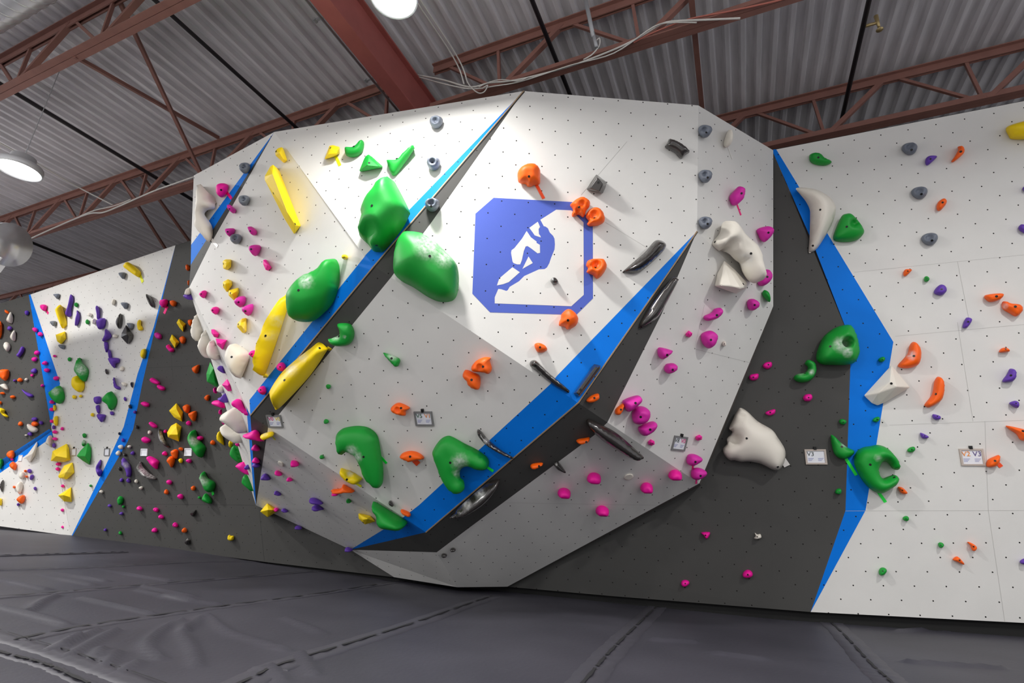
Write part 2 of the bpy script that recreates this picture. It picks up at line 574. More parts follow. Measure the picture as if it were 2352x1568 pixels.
wall_left = wallmesh('wall_left', [
    ('W3', [pD, pM, pC, on('W3', (450, 1269))] + RB[::-1], 'grey'), ('W3', RB + LB[::-1], 'blue'),
    ('W3', [(70, 676), RB[0]] + LB + [(162, 1230), (120, 990), (116, 985), (138, 880)], 'white'),
    ('W3', [(66, 677), (70, 676), (138, 880), (116, 990), (101, 880)], 'blue'),
], edges=[(hinT, pD, (0, .2, 0)), (hinB, pC, (0, .2, 0))])
W4p = lambda p: on('W4', p)
wall_far = wallmesh('wall_far', [
    ('W4', [hinT, W4p((-90, 724)), W4p((-90, 1125)), W4p((0, 1075)), W4p((119, 990))], 'grey'),
    ('W4', [W4p((-90, 1125)), W4p((0, 1058)), W4p((113, 985)), W4p((119, 990)), W4p((121, 1003)), W4p((0, 1086)), W4p((-90, 1140))], 'blue'),
    ('W4', [W4p((-90, 1140)), W4p((0, 1086)), W4p((121, 1003)), hinB, W4p((0, 1208)), W4p((-90, 1199))], 'white'),
], edges=[(hinT, W4p((-90, 724)), (0, .2, 0))])
# panel joints (thin flat ribbons)
seams = [('W1', [(1962, 625), (2352, 585), (2700, 550)]), ('W1', [(2056, 772), (2352, 745), (2700, 713)]), ('W1', [(2043, 976), (2352, 965), (2700, 953)]),
         ('W1', [(1942, 1173), (2352, 1172), (2700, 1171)]), ('W1', [(2199, 740), (2235, 967)]), ('W1', [(2270, 1172), (2308, 1428)]), ('W1', [(2262, 967), (2270, 1172)]),
         ('W1', [(2228, 746), (2199, 600)]), ('F4', [(1440, 325), (1335, 447)]), ('F4', [(1390, 510), (1485, 568)]), ('F8', [(1155, 1154), (1330, 1157), (1510, 1160)]),
         ('F7', [(1595, 801), (1724, 833)]), ('F7', [(1595, 801), (1618, 700)]), ('W3', [(335, 845), (480, 838)]), ('W3', [(392, 800), (398, 878)]), ('W3', [(320, 1157), (585, 1160)]),
         ('W3', [(425, 1090), (432, 1160)]), ('W3', [(595, 1165), (607, 1288)])]
sv, sf, sm = [], [], []
for k, pts in seams:
    P = [on(k, p, .0008) for p in pts]
    n = PL[k][0]
    for a, b_ in zip(P, P[1:]):
        d = (b_ - a) / np.linalg.norm(b_ - a)
        s = np.cross(d, n) * .0012
        i = len(sv)
        sv += [a - s, a + s, b_ + s, b_ - s]
        sf.append((i, i + 1, i + 2, i + 3))
        sm.append(1 if k == 'W3' else 0)
structure(obj('trim_9', sv, sf, [M['seam'], M['zip']], fmat=sm))
# painted climber emblem on the emblem panel
LO = lambda x, y: (1060 + x / 4.611, 420 + y / 4.611)
OUTL = [(340, 157), (1180, 202), (1390, 415), (1392, 1222), (1215, 1397), (303, 1370), (115, 1172), (148, 325)]
WH = [[(1003, 283), (1163, 290), (1292, 418), (1295, 1185), (1163, 1305), (352, 1275), (352, 1210), (390, 1122), (420, 1125), (475, 1143), (490, 1135), (510, 1100), (610, 1040), (665, 985), (820, 915), (880, 912), (905, 895), (930, 850), (950, 790), (985, 705), (990, 650), (985, 590), (970, 560), (935, 525), (915, 480), (890, 462), (872, 458), (835, 390)],
      [(808, 410), (832, 465), (817, 488), (820, 540), (835, 560), (842, 577), (775, 555), (755, 525), (718, 475)],
      [(690, 508), (735, 575), (795, 620), (795, 635), (830, 655), (832, 740), (805, 745), (740, 695), (700, 668), (680, 672), (660, 720), (640, 815), (622, 862), (590, 862), (550, 848), (540, 830), (525, 740), (530, 712), (560, 690), (640, 590)],
      [(710, 778), (755, 848), (645, 910)], [(540, 892), (618, 945), (500, 1050), (440, 1072), (375, 1085), (400, 1010)]]


def decal(name, polys, off, m, parent):
    vs, fs, uv = [], [], []
    for pl in polys:
        i = len(vs)
        P = [on('F4', LO(*p), off) for p in pl]
        vs += P
        uv += [lattice('F4', q) for q in P]
        fs.append(tuple(range(i, i + len(P)))[::-1])
    o = obj(name, vs, fs, m, parent, uv=uv)
    return o


lg = decal('painted_emblem', [OUTL], .0012, M['logo'], block)
lg['label'] = 'blue octagonal emblem with a climber figure painted on the panel'
decal('emblem_white', WH, .0022, M['white'], lg)

# ------------------------------------------------------------------ floor
xs_b = [-30, -11.2, -9.2, -6.5, -5.38, -3.56, -2.27, -1.25, .14, 1.82, 6]
zs_b = [.4, .27, .19, .085, .0, -.085, -.11, -.135, -.165, -.165, -.165]


def zf(x):
    return float(np.interp(x, xs_b, zs_b))


def fl(p):
    q = atz(p, 0.)
    for _ in range(12):
        q = atz(p, zf(q[0]))
    return q


WR = [[(640, 650), (1170, 770)], [(1070, 590), (1480, 680)], [(340, 480), (720, 550)], [(380, 455), (830, 520)], [(800, 435), (1320, 520)], [(10, 510), (370, 585)], [(430, 630), (300, 690), (230, 750)],
      [(890, 900), (700, 1000), (530, 1100)], [(1340, 840), (1200, 930), (1140, 1020), (1240, 1120)], [(1400, 820), (1410, 930), (1480, 1040), (1520, 1180)], [(1600, 780), (1760, 910), (2000, 990), (2200, 1050)],
      [(1560, 790), (1420, 910)], [(600, 960), (370, 1060)], [(780, 1040), (730, 1120)], [(890, 1070), (810, 1180)], [(1060, 1150), (950, 1220)], [(0, 720), (250, 780), (520, 860)], [(740, 900), (520, 1010), (480, 1040)],
      [(1100, 560), (1500, 640)], [(1250, 640), (1700, 700)]]
WR = [[(x / 3.36, 1180 + y / 3.36) for x, y in w] for w in WR]
WR += [[(655, 1420), (740, 1455)], [(690, 1500), (720, 1550)], [(620, 1530), (650, 1568)], [(1500, 1470), (1600, 1475)], [(1640, 1500), (1760, 1515)], [(2060, 1450), (2230, 1440)], [(2080, 1520), (2300, 1535)]]
wr = []
for w in WR:
    P = np.array([fl(p)[:2] for p in w])
    wr.append(catmull(P, 16, False))
xs = np.concatenate([[-30, -20, -14, -11, -9, -8, -7, -6, -5.6], np.arange(-5.2, 1.9, .027), [2.1, 2.6, 3.2, 4.5, 7]])
ys = np.concatenate([[-9, -6, -3, -1, 0, .6], np.arange(.9, 5.45, .027), [5.6, 6, 8, 12]])
gx, gy = np.meshgrid(xs, ys, indexing='ij')
gz = np.interp(gx, xs_b, zs_b)
for w in wr:
    a0, b0 = w.min(0) - .15, w.max(0) + .15
    msk = (gx > a0[0]) & (gx < b0[0]) & (gy > a0[1]) & (gy < b0[1])
    q = np.stack([gx[msk], gy[msk]], 1)
    if len(q) == 0:
        continue
    best = np.full(len(q), 9.)
    L = max(1, len(w) - 2)
    for i in range(len(w) - 1):
        a, d = w[i], w[i + 1] - w[i]
        t = np.clip(((q - a) @ d) / max(1e-9, d @ d), 0, 1)
        e = np.linalg.norm(q - (a + t[:, None] * d), axis=1)
        fade = .35 + .65 * math.sin(math.pi * (i + .5) / (len(w) - 1))
        best = np.minimum(best, e / fade ** .5)
    gz[msk] += .020 * np.exp(-(best / .028) ** 2)
nx, ny = gx.shape
fv = np.stack([gx.ravel(), gy.ravel(), gz.ravel()], 1)
ff = [(i * ny + j, (i + 1) * ny + j, (i + 1) * ny + j + 1, i * ny + j + 1) for i in range(nx - 1) for j in range(ny - 1)]
M['bounce_floor'] = plain('bounce_floor_pale', (.55, .54, .52, 1), .6, var=.1, scale=2)  # unseen floor behind the camera, added to bounce light up to the deck
floor = structure(obj('floor', fv, ff, [M['floor'], M['bounce_floor']], smooth=True, fmat=[1 if ys[k % (ny - 1)] < -1.5 else 0 for k in range(len(ff))]))
# black strip painted in as the shade of the gap under the walls
bs = []
for k, pts in (('W1', [(2900, 1456), (2352, 1430), (1862, 1405), (1775, 1398)]), ('W2', [(1775, 1398), (1400, 1368), (1165, 1347), (905, 1325), (608, 1290)])):
    bs += [on(k, p) for p in pts]
vs, fs = [], []
for i, p in enumerate(bs):
    vs += [p + np.array([0, .05, .06]), p + np.array([0, .05, -.4])]
    if i:
        fs.append((2 * i - 2, 2 * i - 1, 2 * i + 1, 2 * i))
structure(obj('gap_shade_back', vs, fs, M['black']))
# seam covers between mats: a raised flap with a zip line
SEAMS = [([(0, 1281), (150, 1276), (292, 1272)], .05, .02, 0), ([(0, 1314), (230, 1305), (455, 1293), (640, 1290)], .06, .025, .03), ([(0, 1373), (200, 1356), (440, 1336), (700, 1314), (830, 1306)], .08, .028, .03),
         ([(45, 1472), (200, 1441), (390, 1412), (560, 1388), (700, 1370), (849, 1347), (960, 1330)], .085, .03, .03), ([(560, 1568), (640, 1530), (800, 1480), (950, 1432), (1075, 1388), (1130, 1370)], .17, .022, 0),
         ([(1342, 1568), (1400, 1500), (1450, 1450), (1495, 1407), (1530, 1375)], .17, .022, 0), ([(1891, 1413), (1940, 1460), (2000, 1525), (2047, 1568), (2100, 1620)], .17, .018, 0),
         ([(0, 1463), (110, 1497), (220, 1535), (312, 1568)], .10, .008, .05), ([(0, 1501), (100, 1528), (190, 1568)], .06, .02, 0)]
for si, (pts, wd, zw, zo) in enumerate(SEAMS):
    P = [fl(p) for p in pts]
    for a, b_ in ((0, 1), (-1, -2)):          # carry the cover on past the picture's edge
        x, y = pts[a]
        if x <= 0 or y >= 1560:
            d = P[a] - P[b_]
            q = P[a] + d / np.linalg.norm(d) * 1.2
            P.insert(0, q) if a == 0 else P.append(q)
    Q = catmull(np.array(P), 72, False)
    vs, fs, zv, zfc = [], [], [], []
    for i, q in enumerate(Q):
        d = Q[min(i + 1, len(Q) - 1)] - Q[max(i - 1, 0)]
        d[2] = 0
        d /= np.linalg.norm(d)
        s = np.array([-d[1], d[0], 0])
        wob = .003 * math.sin(i * 1.7) + .003 * math.sin(i * .63 + si)
        z = zf(q[0])
        c = np.array([q[0], q[1], z])
        prof = ((-wd / 2 + wob, -.004), (-wd / 2 + .006 + wob, .005), (-wd * .12, .003 + .003 * math.sin(i * 2.1)), (wd * .12, .006 + .003 * math.sin(i * 1.3)), (wd / 2 - .006 - wob, .005), (wd / 2 - wob, -.004))
        vs += [c + s * a + np.array([0, 0, h]) for a, h in prof]
        j = (i - 1) * 6
        if i:
            fs += [(j + t, j + t + 1, j + t + 7, j + t + 6) for t in range(5)]
        zz = zw * (.55 + .45 * abs(math.sin(i * .9 + si)))
        zv += [c + s * (zo - zz / 2) + np.array([0, 0, .010]), c + s * (zo + zz / 2) + np.array([0, 0, .010])]
        if i and (i % 7):
            zfc.append((2 * i - 2, 2 * i - 1, 2 * i + 1, 2 * i))
    fp = obj('seam_flap', vs, fs, M['flap'], floor, smooth=True)
    obj('zip_line', zv, zfc, M['zip'], fp)

# ------------------------------------------------------------------ roof
ZB, ZT, ZD = 4.63, 5.22, 5.30
pv, pf = [], []
x, i = -17., 0
prof = []
while x < 8:
    prof += [(x, ZD), (x + .040, ZD), (x + .058, ZD + .05), (x + .134, ZD + .05)]
    x += .152
for x, z in prof:
    pv += [(x, -9, z), (x, 7.6, z)]
pf = [(2 * i, 2 * i + 1, 2 * i + 3, 2 * i + 2) for i in range(len(prof) - 1)]
structure(obj('ceiling', pv, pf, M['deck']))
structure(MB().box((-20, 7.7, 2.5), (9, 7.7, 2.5), .1, 6.5).build('wall_light_stop', M['dark']))  # unseen wall, added to stop light leaking in from behind


def truss(y, x0, x1, node, label, half=.693):
    """Warren joist with double-angle chords along X; node = x of one top panel point"""
    e = empty('roof_truss', ((x0 + x1) / 2, y, ZB), label, 'roof truss', 'steel roof trusses under the deck')
    for nm, z in (('top_chord', ZT), ('bottom_chord', ZB)):
        b = MB()
        s = 1 if nm[0] == 'b' else -1
        for dy in (-.03, .03):
            b.box((x0, y + dy, z), (x1, y + dy, z), .056, .012)
            b.box((x0, y + dy * .5, z + s * .04), (x1, y + dy * .5, z + s * .04), .012, .085)
        b.build(nm, M['steel'], e)
    k0 = math.ceil((x0 - node) / (2 * half))
    k1 = math.floor((x1 - node) / (2 * half))
    for k in range(k0, k1 + 1):
        xt = node + 2 * half * k
        for s in (-1, 1):
            xb = xt + s * half
            if x0 < xb < x1:
                MB().box((xt + s * .03, y, ZT - .02), (xb - s * .04, y, ZB + .02), .05 if s < 0 else .03, .05 if s < 0 else .03, (0, 1, 0)).build('web_member', M['steel'], e)
        if x0 < xt + half < x1:
            MB().box((xt + half - .04, y, ZT - .02), (xt + half, y, ZB + .02), .03, .03, (0, 1, 0)).build('web_member', M['steel'], e)
    return e


truss(1.83, -13, -2.98, -5.75, 'steel roof truss nearest the camera, at the top left corner')
truss(3.68, -13, -2.95, -6.66, 'roof truss left of the red girder, behind the left part of the block')
truss(3.68, -2.62, 6, -1.12, 'roof truss right of the red girder carrying white cables')
truss(5.58, -16, 6, 1.94, 'rear roof truss just above the climbing wall tops')
# girder along Y
g = empty('roof_girder', (-2.82, 2.5, 4.6), 'wide red steel girder running back from the ceiling lamp', 'girder')
MB().box((-2.815, -6, 4.605), (-2.815, 6.6, 4.605), .16, .02).build('bottom_flange', M['girder'], g)
MB().box((-2.80, -6, 4.82), (-2.80, 6.6, 4.82), .03, .42).build('web', M['girder'], g)
MB().box((-2.815, -6, 5.03), (-2.815, 6.6, 5.03), .16, .02).build('top_flange', M['girder'], g)


def pipe(name, x, y0, y1, z, r, m, label, cat, heads=()):
    e = empty(name, (x, (y0 + y1) / 2, z), label, cat)
    MB().tube([(x, y0, z), (x, y1, z)], r, 12).build('pipe_run', m, e, True)
    return e


pipe('sprinkler_pipe', -4.48, -4, 6.5, 4.95, .021, M['pipe'], 'dark thin pipe crossing the deck between the left trusses', 'pipe')
pipe('sprinkler_pipe', -7.08, -4, 6.5, 4.95, .024, M['pipe'], 'dark pipe at the far left just right of the lit lamp', 'pipe')
pipe('sprinkler_pipe', -11., -4, 6.5, 4.95, .024, M['pipe'], 'dark pipe farthest left beyond the lit lamp', 'pipe')
pipe('sprinkler_pipe', -1.27, -4, 6.5, 4.95, .022, M['pipe'], "dark pipe above the block's top corner, right of the cables", 'pipe')
sp = pipe('sprinkler_pipe', 1.485, -4, 6.8, 4.95, .022, M['pipe'], 'dark pipe with a sprinkler above the right white wall', 'pipe')
hp = att((1985, 82), 1.)
hy = aty((1975, 85), 4.55)
hd = MB().tube([(1.485, 4.52, 4.95), (1.60, 4.52, 4.95)], .014, 8)
hd.tube([(1.60, 4.52, 4.90), (1.60, 4.52, 5.03)], [.012, .02], 8).tube([(1.60, 4.52, 4.86), (1.60, 4.52, 4.865)], .03, 10).tube([(1.60, 4.52, 4.865), (1.60, 4.52, 4.9)], .008, 6)
hd.build('sprinkler_head', M['brass'], sp, True)
tb = empty('tie_beam', (.06, 3, 4.93), 'brown double-angle tie beam running back above the right facet', 'beam')
MB().box((.09, -4, 4.93), (.03, 6.6, 4.93), .05, .03).build('angle_bar', M['steel'], tb)
cd = empty('conduit', (-3.17, 3, 4.94), 'shiny conduit with clamps left of the red girder', 'conduit')
MB().tube([(-3.18, -4, 4.94), (-3.16, 6.4, 4.94)], .013, 10).build('conduit_run', M['conduit'], cd, True)
for p in ((740, 42), (856, 181)):
    q = atz(p, 4.94)
    MB().box((-3.24, q[1], 4.95), (-3.10, q[1], 4.95), .02, .02).tube([(-3.245, q[1] - .02, 4.95), (-3.245, q[1] + .02, 4.95)], .018, 8).tube([(-3.095, q[1] - .02, 4.95), (-3.095, q[1] + .02, 4.95)], .018, 8).build('conduit_clamp', M['conduit'], cd)
# bridging between joists
for (p0, y0, z0), (p1, y1, z1), lab in (((((155, 165)), 1.83, ZB), ((505, 303), 3.6, ZT), 'brown bridging bar sloping right, upper left of the block'),
                                       (((225, 108), 1.83, ZT), ((475, 400), 3.68, ZB), 'thin bridging bar crossing it, upper left of the block'),
                                       (((232, 540), 3.68, ZT), ((440, 553), 5.5, ZB), 'thin bridging bar low at left just above the far dark wall')):
    a, b_ = aty(p0, y0), aty(p1, y1)
    a[2], b_[2] = z0, z1
    tag(MB().box(a, b_, .035, .035).build('cross_brace', M['steel']), lab, 'brace')
a, b_ = np.array([-7.6, 3.68, ZT]), np.array([-8.3, 5.58, ZB])
tag(MB().box(a, b_, .035, .035).build('cross_brace', M['steel']), 'bridging bar behind the rear truss at far left', 'brace')


def cable(pts, r, m, label, closed=False):
    P = catmull(np.array(pts), 40, False)
    return tag(MB().tube(P, r, 6).build('cable', m, smooth=True), label, 'cable', 'cables on the roof trusses')


yc = 3.60
cable([aty(p, yc) for p in ((958, 172), (1020, 184), (1080, 200), (1125, 190), (1185, 184), (1300, 155), (1400, 118), (1460, 90), (1520, 55), (1560, 48), (1610, 46), (1700, 42))], .009, M['cable'], 'white cable bundle lying on the truss right of the girder')
cable([aty(p, yc - .02) for p in ((955, 175), (1030, 195), (1085, 204), (1140, 197), (1200, 186), (1310, 150), (1410, 122), (1500, 62), (1545, 52), (1600, 52))], .006, M['cable'], 'thinner white cable beside the bundle on that truss')
cable([aty(p, yc + .02) for p in ((1455, 98), (1500, 75), (1580, 45), (1680, 25), (1780, 3), (1830, -10))], .008, M['redcable'], 'reddish cable along the truss at the top right')
cable([aty(p, yc - .04) for p in ((1070, 180), (1080, 198), (1098, 213), (1112, 211), (1120, 196), (1108, 203))], .006, M['cable'], "looped white cable end above the block's top edge")
cable([aty(p, yc - .05) for p in ((1100, 200), (1120, 190), (1150, 183), (1190, 186), (1215, 176))], .005, M['cable'], "second loose cable loop above the block's top edge")
cable([aty(p, yc) for p in ((40, 562), (120, 525), (200, 492), (235, 488), (270, 475), (350, 440), (400, 422), (445, 406))], .011, M['cable'], 'white cable on the lower chord at left of the block')
cable([aty(p, yc + .03) for p in ((185, 496), (215, 484), (265, 472), (300, 458))], .009, M['cable'], 'short bunched cable on the left lower chord')
for xx, nm in ((-2.24, 'left'), (-2.20, 'right')):
    cable([(xx, .5, 4.93), (xx, 2.5, 4.93), (xx + .03, 3.4, 4.92), (xx + .06, 3.6, 4.75)], .008, M['cable'], '%s one of two cables from the upper lamp to the truss' % nm)
cable([atz((0, 328), 4.95), atz((90, 378), 4.95), atz((180, 430), 4.95), atz((262, 472), 4.8)], .009, M['cable'], 'cable from the left lamp to the left lower chord')
tag(MB().tube([aty((1343, -10), 3.4), aty((1363, 85), 3.4)], .019, 10).tube([aty((1362, 75), 3.4), aty((1370, 108), 3.4)], .016, 10).build('conduit', M['conduit'], smooth=True), 'grey conduit stub hanging above the emblem panel', 'conduit')
cable([aty(p, 3.42) for p in ((1368, 95), (1377, 88), (1376, 105), (1360, 125), (1340, 137))], .006, M['cable'], 'white cable curling out of the grey conduit stub')


# lamps
def lamp(p, label, r=.2):
    p = np.asarray(p, float)
    e = empty('high_bay_lamp', p, label, 'ceiling lamp', 'lit high bay lamps')
    MB().lathe(p, [(r * .45, .16), (r * .55, .15), (r * .6, .08), (r * .98, .055), (r * 1.02, .03), (r * 1.02, -.012), (r * .96, -.012), (r * .95, .02), (r * .3, .03)], 40).build('lamp_housing', M['housing'], e, True)
    MB().lathe(p, [(r * .945, .012), (r * .945, .002), (r * .5, -.006), (.001, -.008)], 40).build('led_lens', M['led'], e, True)
    MB().tube([p + (0, 0, .16), p + (0, 0, .24), p + (0, .0, 1.55)], .004, 8).build('suspension_hook', M['conduit'], e)
    return e


L1 = np.array([-1.76, 1.94, 3.75])
L2 = np.array([-6.30, 2.05, 3.71])
lamp(L1, 'lit round lamp above the block at the top of the photo', .155)
lamp(L2, 'lit round lamp hanging under the roof at far left', .185)
# ducts
dc = att((4, 0), 4.5)
du = empty('spiral_duct', dc, 'shiny spiral duct in the top left corner', 'duct')
rr = .19
c0 = dc + np.array([0, -.02, 0])
MB().tube([c0 + np.array([t, 0, 0]) for t in np.linspace(-3, 2, 12)], rr, 36, True).build('duct_shell', M['galv'], du, True)
hx = MB()
pts = [c0 + np.array([-3 + 5 * a / 600., (rr + .002) * math.cos(a * .42), (rr + .002) * math.sin(a * .42)]) for a in range(600)]
hx.tube(pts, .009, 5)
hx.build('spiral_seam', M['galv'], du, True)
ec = att((22, 562), 6.6)
d2 = empty('round_duct', ec, 'shiny duct end with flanges at the left edge', 'duct')
rr = .255
ax = np.array([-.93, -.30, .12])
ax /= np.linalg.norm(ax)
MB().tube([ec, ec + ax * .8, ec + ax * 1.8], rr, 36, True).build('duct_shell', M['galv'], d2, True)
for t in (0., .16, .6):
    MB().tube([ec + ax * (t - .012), ec + ax * (t + .012)], rr + .02, 36, True).build('flange_ring', M['galv'], d2, True)
bt = ec + ax * .12 + np.array([0, 0, -rr])
MB().tube([bt + (0, 0, .06), bt + (-.02, 0, -.10)], [.13, .10], 4).build('outlet_boot', M['galv'], d2)


# ------------------------------------------------------------------ holds
def frame_of(k):
    n = PL[k][0]
    e1 = np.cross((0, 0, 1), n)
    e1 /= np.linalg.norm(e1)
    return e1, np.cross(n, e1), n


def inside(q, poly):
    x, y = q[:, 0], q[:, 1]
    c = np.zeros(len(q), bool)
    j = len(poly) - 1
    for i in range(len(poly)):
        xi, yi, xj, yj = *poly[i], *poly[j]
        if yi != yj:
            c ^= ((yi > y) != (yj > y)) & (x < (xj - xi) * (y - yi) / (yj - yi) + xi)
        j = i
    return c


def bdist(q, poly):
    best = np.full(len(q), 9.)
    for i in range(len(poly)):
        a = poly[i]
        d = poly[(i + 1) % len(poly)] - a
        t = np.clip(((q - a) @ d) / max(1e-12, d @ d), 0, 1)
        best = np.minimum(best, np.linalg.norm(q - (a + t[:, None] * d), axis=1))
    return best


def make_hold(k, col, kind, H, shape, ops, label, group):
    e1, e2, n = frame_of(k)
    nw, dw = PL[k]
    if shape[0] == 'e':
        cx, cy, w, h, ang = (float(v) for v in shape[1:].split(','))
        ang = math.radians(ang)
        cnt = 16 if max(w, h) < 20 else 28
        px = []
        for i in range(cnt):
            t = 2 * math.pi * i / cnt
            # slightly egg-shaped, never a perfect ellipse
            r = 1 + .06 * math.sin(2 * t + cx) + .05 * math.cos(3 * t + cy)
            if kind in 'jz':
                r = 1 + (.06 * math.cos(3 * t + math.pi / 2) if kind == 'j' else 0)
            a, b_ = w / 2 * math.cos(t) * r, h / 2 * math.sin(t) * r
            px.append((cx + a * math.cos(ang) - b_ * math.sin(ang), cy + a * math.sin(ang) + b_ * math.cos(ang)))
        px = np.array(px)
    else:
        px = np.array([[float(v) for v in a.split(',')] for a in shape[1:].split()])
        if kind != 'f':
            ext = max(np.ptp(px[:, 0]), np.ptp(px[:, 1]))
            px = catmull(px, 24 if ext < 40 else (44 if ext < 90 else 72))
    kf = .3 if kind not in 'fz' else (.25 if kind == 'f' else .9)
    cen = on(k, px.mean(0))
    vd = (C - cen) / np.linalg.norm(C - cen)
    th = math.acos(max(-1, min(1, vd @ nw)))
    big = np.linalg.norm(on(k, px.max(0)) - on(k, px.min(0)))
    tl = max(0, th - .2) * (0 if kind == 'z' else .62 if big > .45 else .85)
    if tl > 0:
        # the lump faces part of the way towards the room, its foot stays on the panel
        q = vd - nw * (vd @ nw)
        q /= np.linalg.norm(q)
        n = nw * math.cos(tl) + q * math.sin(tl)
        e1 = np.cross((0, 0, 1), n)
        e1 /= np.linalg.norm(e1)
        e2 = np.cross(n, e1)
    lift = 0.
    for _ in range(3):
        d0 = n @ cen + kf * H + lift
        P3 = np.array([C + ray(p) * ((d0 - n @ C) / (n @ ray(p))) for p in px])
        lift += max(0, .014 - (P3 @ nw - dw).min()) / (n @ nw) if tl > 0 and _ < 2 else 0
    O = P3.mean(0)
    O = O - n * (kf * H)
    pln = lambda p, h: C + ray(p) * ((n @ O + h - n @ C) / (n @ ray(p)))
    to2 = lambda P: np.stack([(P - O) @ e1, (P - O) @ e2], 1)
    poly = to2(P3)
    ext = max(np.ptp(poly[:, 0]), np.ptp(poly[:, 1]))
    peaks, pockets, bolts, chalk = [], [], [], []
    for o in ops:
        v = o.split(',')
        (peaks if v[0] == 'k' else pockets if v[0] == 'q' else bolts if v[0] == 'b' else chalk).append([float(a) for a in v[1:]])
    if kind == 'j':
        q = px.mean(0)
        sx, sy = np.ptp(px[:, 0]), np.ptp(px[:, 1])
        pockets.append([q[0] - .05 * sx, q[1] - .12 * sy, .2 * sx, .42])
    nb = len(poly)
    if kind == 'f':
        if not peaks:
            q = px.mean(0)
            peaks = [[q[0], q[1], 1.]]
        inner = np.array([to2(np.array([pln(p[:2], H * p[2])]))[0] for p in peaks])
        ih = [p[2] * H for p in peaks]
    else:
        sp = ext / (9 if ext < .12 else 15 if ext < .3 else 20)
        lo, hi = poly.min(0), poly.max(0)
        g = []
        r = 0
        y = lo[1]
        while y < hi[1]:
            x = lo[0] + (sp / 2 if r % 2 else 0)
            while x < hi[0]:
                g.append((x, y))
                x += sp
            y += sp * .866
            r += 1
        g = np.array(g) if g else np.zeros((0, 2))
        if len(g):
            g = g[inside(g, poly)]
        if len(g):
            g = g[bdist(g, poly) > sp * .45]
        inner = g
        if len(inner) == 0:
            inner = poly.mean(0)[None]
    allp = np.concatenate([poly, inner])
    vv, _, tf, ov, _, _ = delaunay_2d_cdt([Vector(p) for p in allp], [(i, (i + 1) % nb) for i in range(nb)], [tuple(range(nb))], 1, 1e-7)
    q2 = np.array([(v[0], v[1]) for v in vv])
    bd = bdist(q2, poly)
    isb = np.array([any(i < nb for i in o) if o else False for o in ov])
    if kind == 'f':
        hh = np.zeros(len(q2))
        for i, o in enumerate(ov):
            s = [a for a in o if a >= nb]
            hh[i] = ih[s[0] - nb] if s else kf * H
    else:
        D = max(1e-4, bd.max())
        s = np.clip(bd / D, 0, 1)
        if kind == 'r':
            pr = 1 - (1 - s) ** 1.5
        elif kind == 'z':
            pr = np.minimum(1, s * 6)
        else:
            pr = np.sqrt(np.clip(1 - (1 - s) ** 2.2, 0, 1))
        hh = H * (kf + (1 - kf) * pr)
        sd = (hash(label) % 1000) * .37 if False else len(label) * 3.1 + px[0][0] * .01
        for i in range(len(q2)):
            a = noise.noise(Vector((q2[i][0] / ext * 2.2 + sd, q2[i][1] / ext * 2.2, sd)))
            hh[i] += (0 if kind == 'z' else H * .16 * a * s[i])
        for x, y, r, dp in pockets:
            c = to2(np.array([pln((x, y), H * .6)]))[0]
            c1 = to2(np.array([pln((x + r, y), H * .6)]))[0]
            c2_ = to2(np.array([pln((x, y + r), H * .6)]))[0]
            R_ = .5 * (np.linalg.norm(c1 - c) + np.linalg.norm(c2_ - c))
            e = np.linalg.norm(q2 - c, axis=1) / R_
            hh -= dp * H * np.exp(-e ** 4) * (hh > kf * H * .9)
    W = O + q2[:, :1] * e1 + q2[:, 1:] * e2 + hh[:, None] * n
    verts = list(W)
    faces = []
    for t in tf:
        a, b_, c = (np.array(q2[i]) for i in t[:3])
        cr_ = (b_[0] - a[0]) * (c[1] - a[1]) - (b_[1] - a[1]) * (c[0] - a[0])
        faces.append(tuple(t) if cr_ > 0 else tuple(t)[::-1])
    if kind == 'f':
        pts = [p for p in P3] + [O + a[0] * e1 + a[1] * e2 + n * h for a, h in zip(inner, ih)]
        cc = P3.mean(0)
        for p in P3:
            b0 = p + (cc - p) * .06
            r0 = b0 - C
            b1 = C + r0 * ((dw - .004 - nw @ C) / (nw @ r0))
            pts.append(.2 * (b0 - nw * (nw @ b0 - dw + .004)) + .8 * b1)
        bm = bmesh.new()
        for p in pts:
            bm.verts.new(p)
        r_ = bmesh.ops.convex_hull(bm, input=bm.verts)
        bmesh.ops.delete(bm, geom=list({g for g in r_['geom_interior'] + r_['geom_unused'] if isinstance(g, bmesh.types.BMVert)}), context='VERTS')
        bmesh.ops.dissolve_limit(bm, angle_limit=.06, verts=bm.verts, edges=bm.edges)
        bmesh.ops.recalc_face_normals(bm, faces=bm.faces)
        bm.verts.index_update()
        verts = [np.array(v.co) for v in bm.verts]
        faces = [tuple(v.index for v in f.verts) for f in bm.faces]
        bm.free()
    else:
        # flank back to the wall, drawn in slightly
        order = [None] * nb
        for i, o in enumerate(ov):
            for a in o:
                if a < nb:
                    order[a] = i
        order = [o for o in order if o is not None]
        area = sum(poly[i][0] * poly[(i + 1) % nb][1] - poly[(i + 1) % nb][0] * poly[i][1] for i in range(nb))
        sg = 1 if area > 0 else -1
        Dm = bd.max() if kind != 'f' else ext * .3
        ins = min(.28 * Dm, .35 * H) if kind != 'z' else .0
        base = []
        for j, vi in enumerate(order):
            a, b_ = q2[order[j - 1]], q2[order[(j + 1) % len(order)]]
            d = b_ - a
            d = d / max(1e-9, np.linalg.norm(d))
            nrm = np.array([-d[1], d[0]]) * sg
            c = q2[vi] + nrm * ins
            base.append(len(verts))
            b0 = O + c[0] * e1 + c[1] * e2 + n * (kf * H * .5)
            r0 = b0 - C
            b1 = C + r0 * ((dw - .004 - nw @ C) / (nw @ r0))
            verts.append(.15 * (b0 - nw * (nw @ b0 - dw + .004)) + .85 * b1)
        m = len(order)
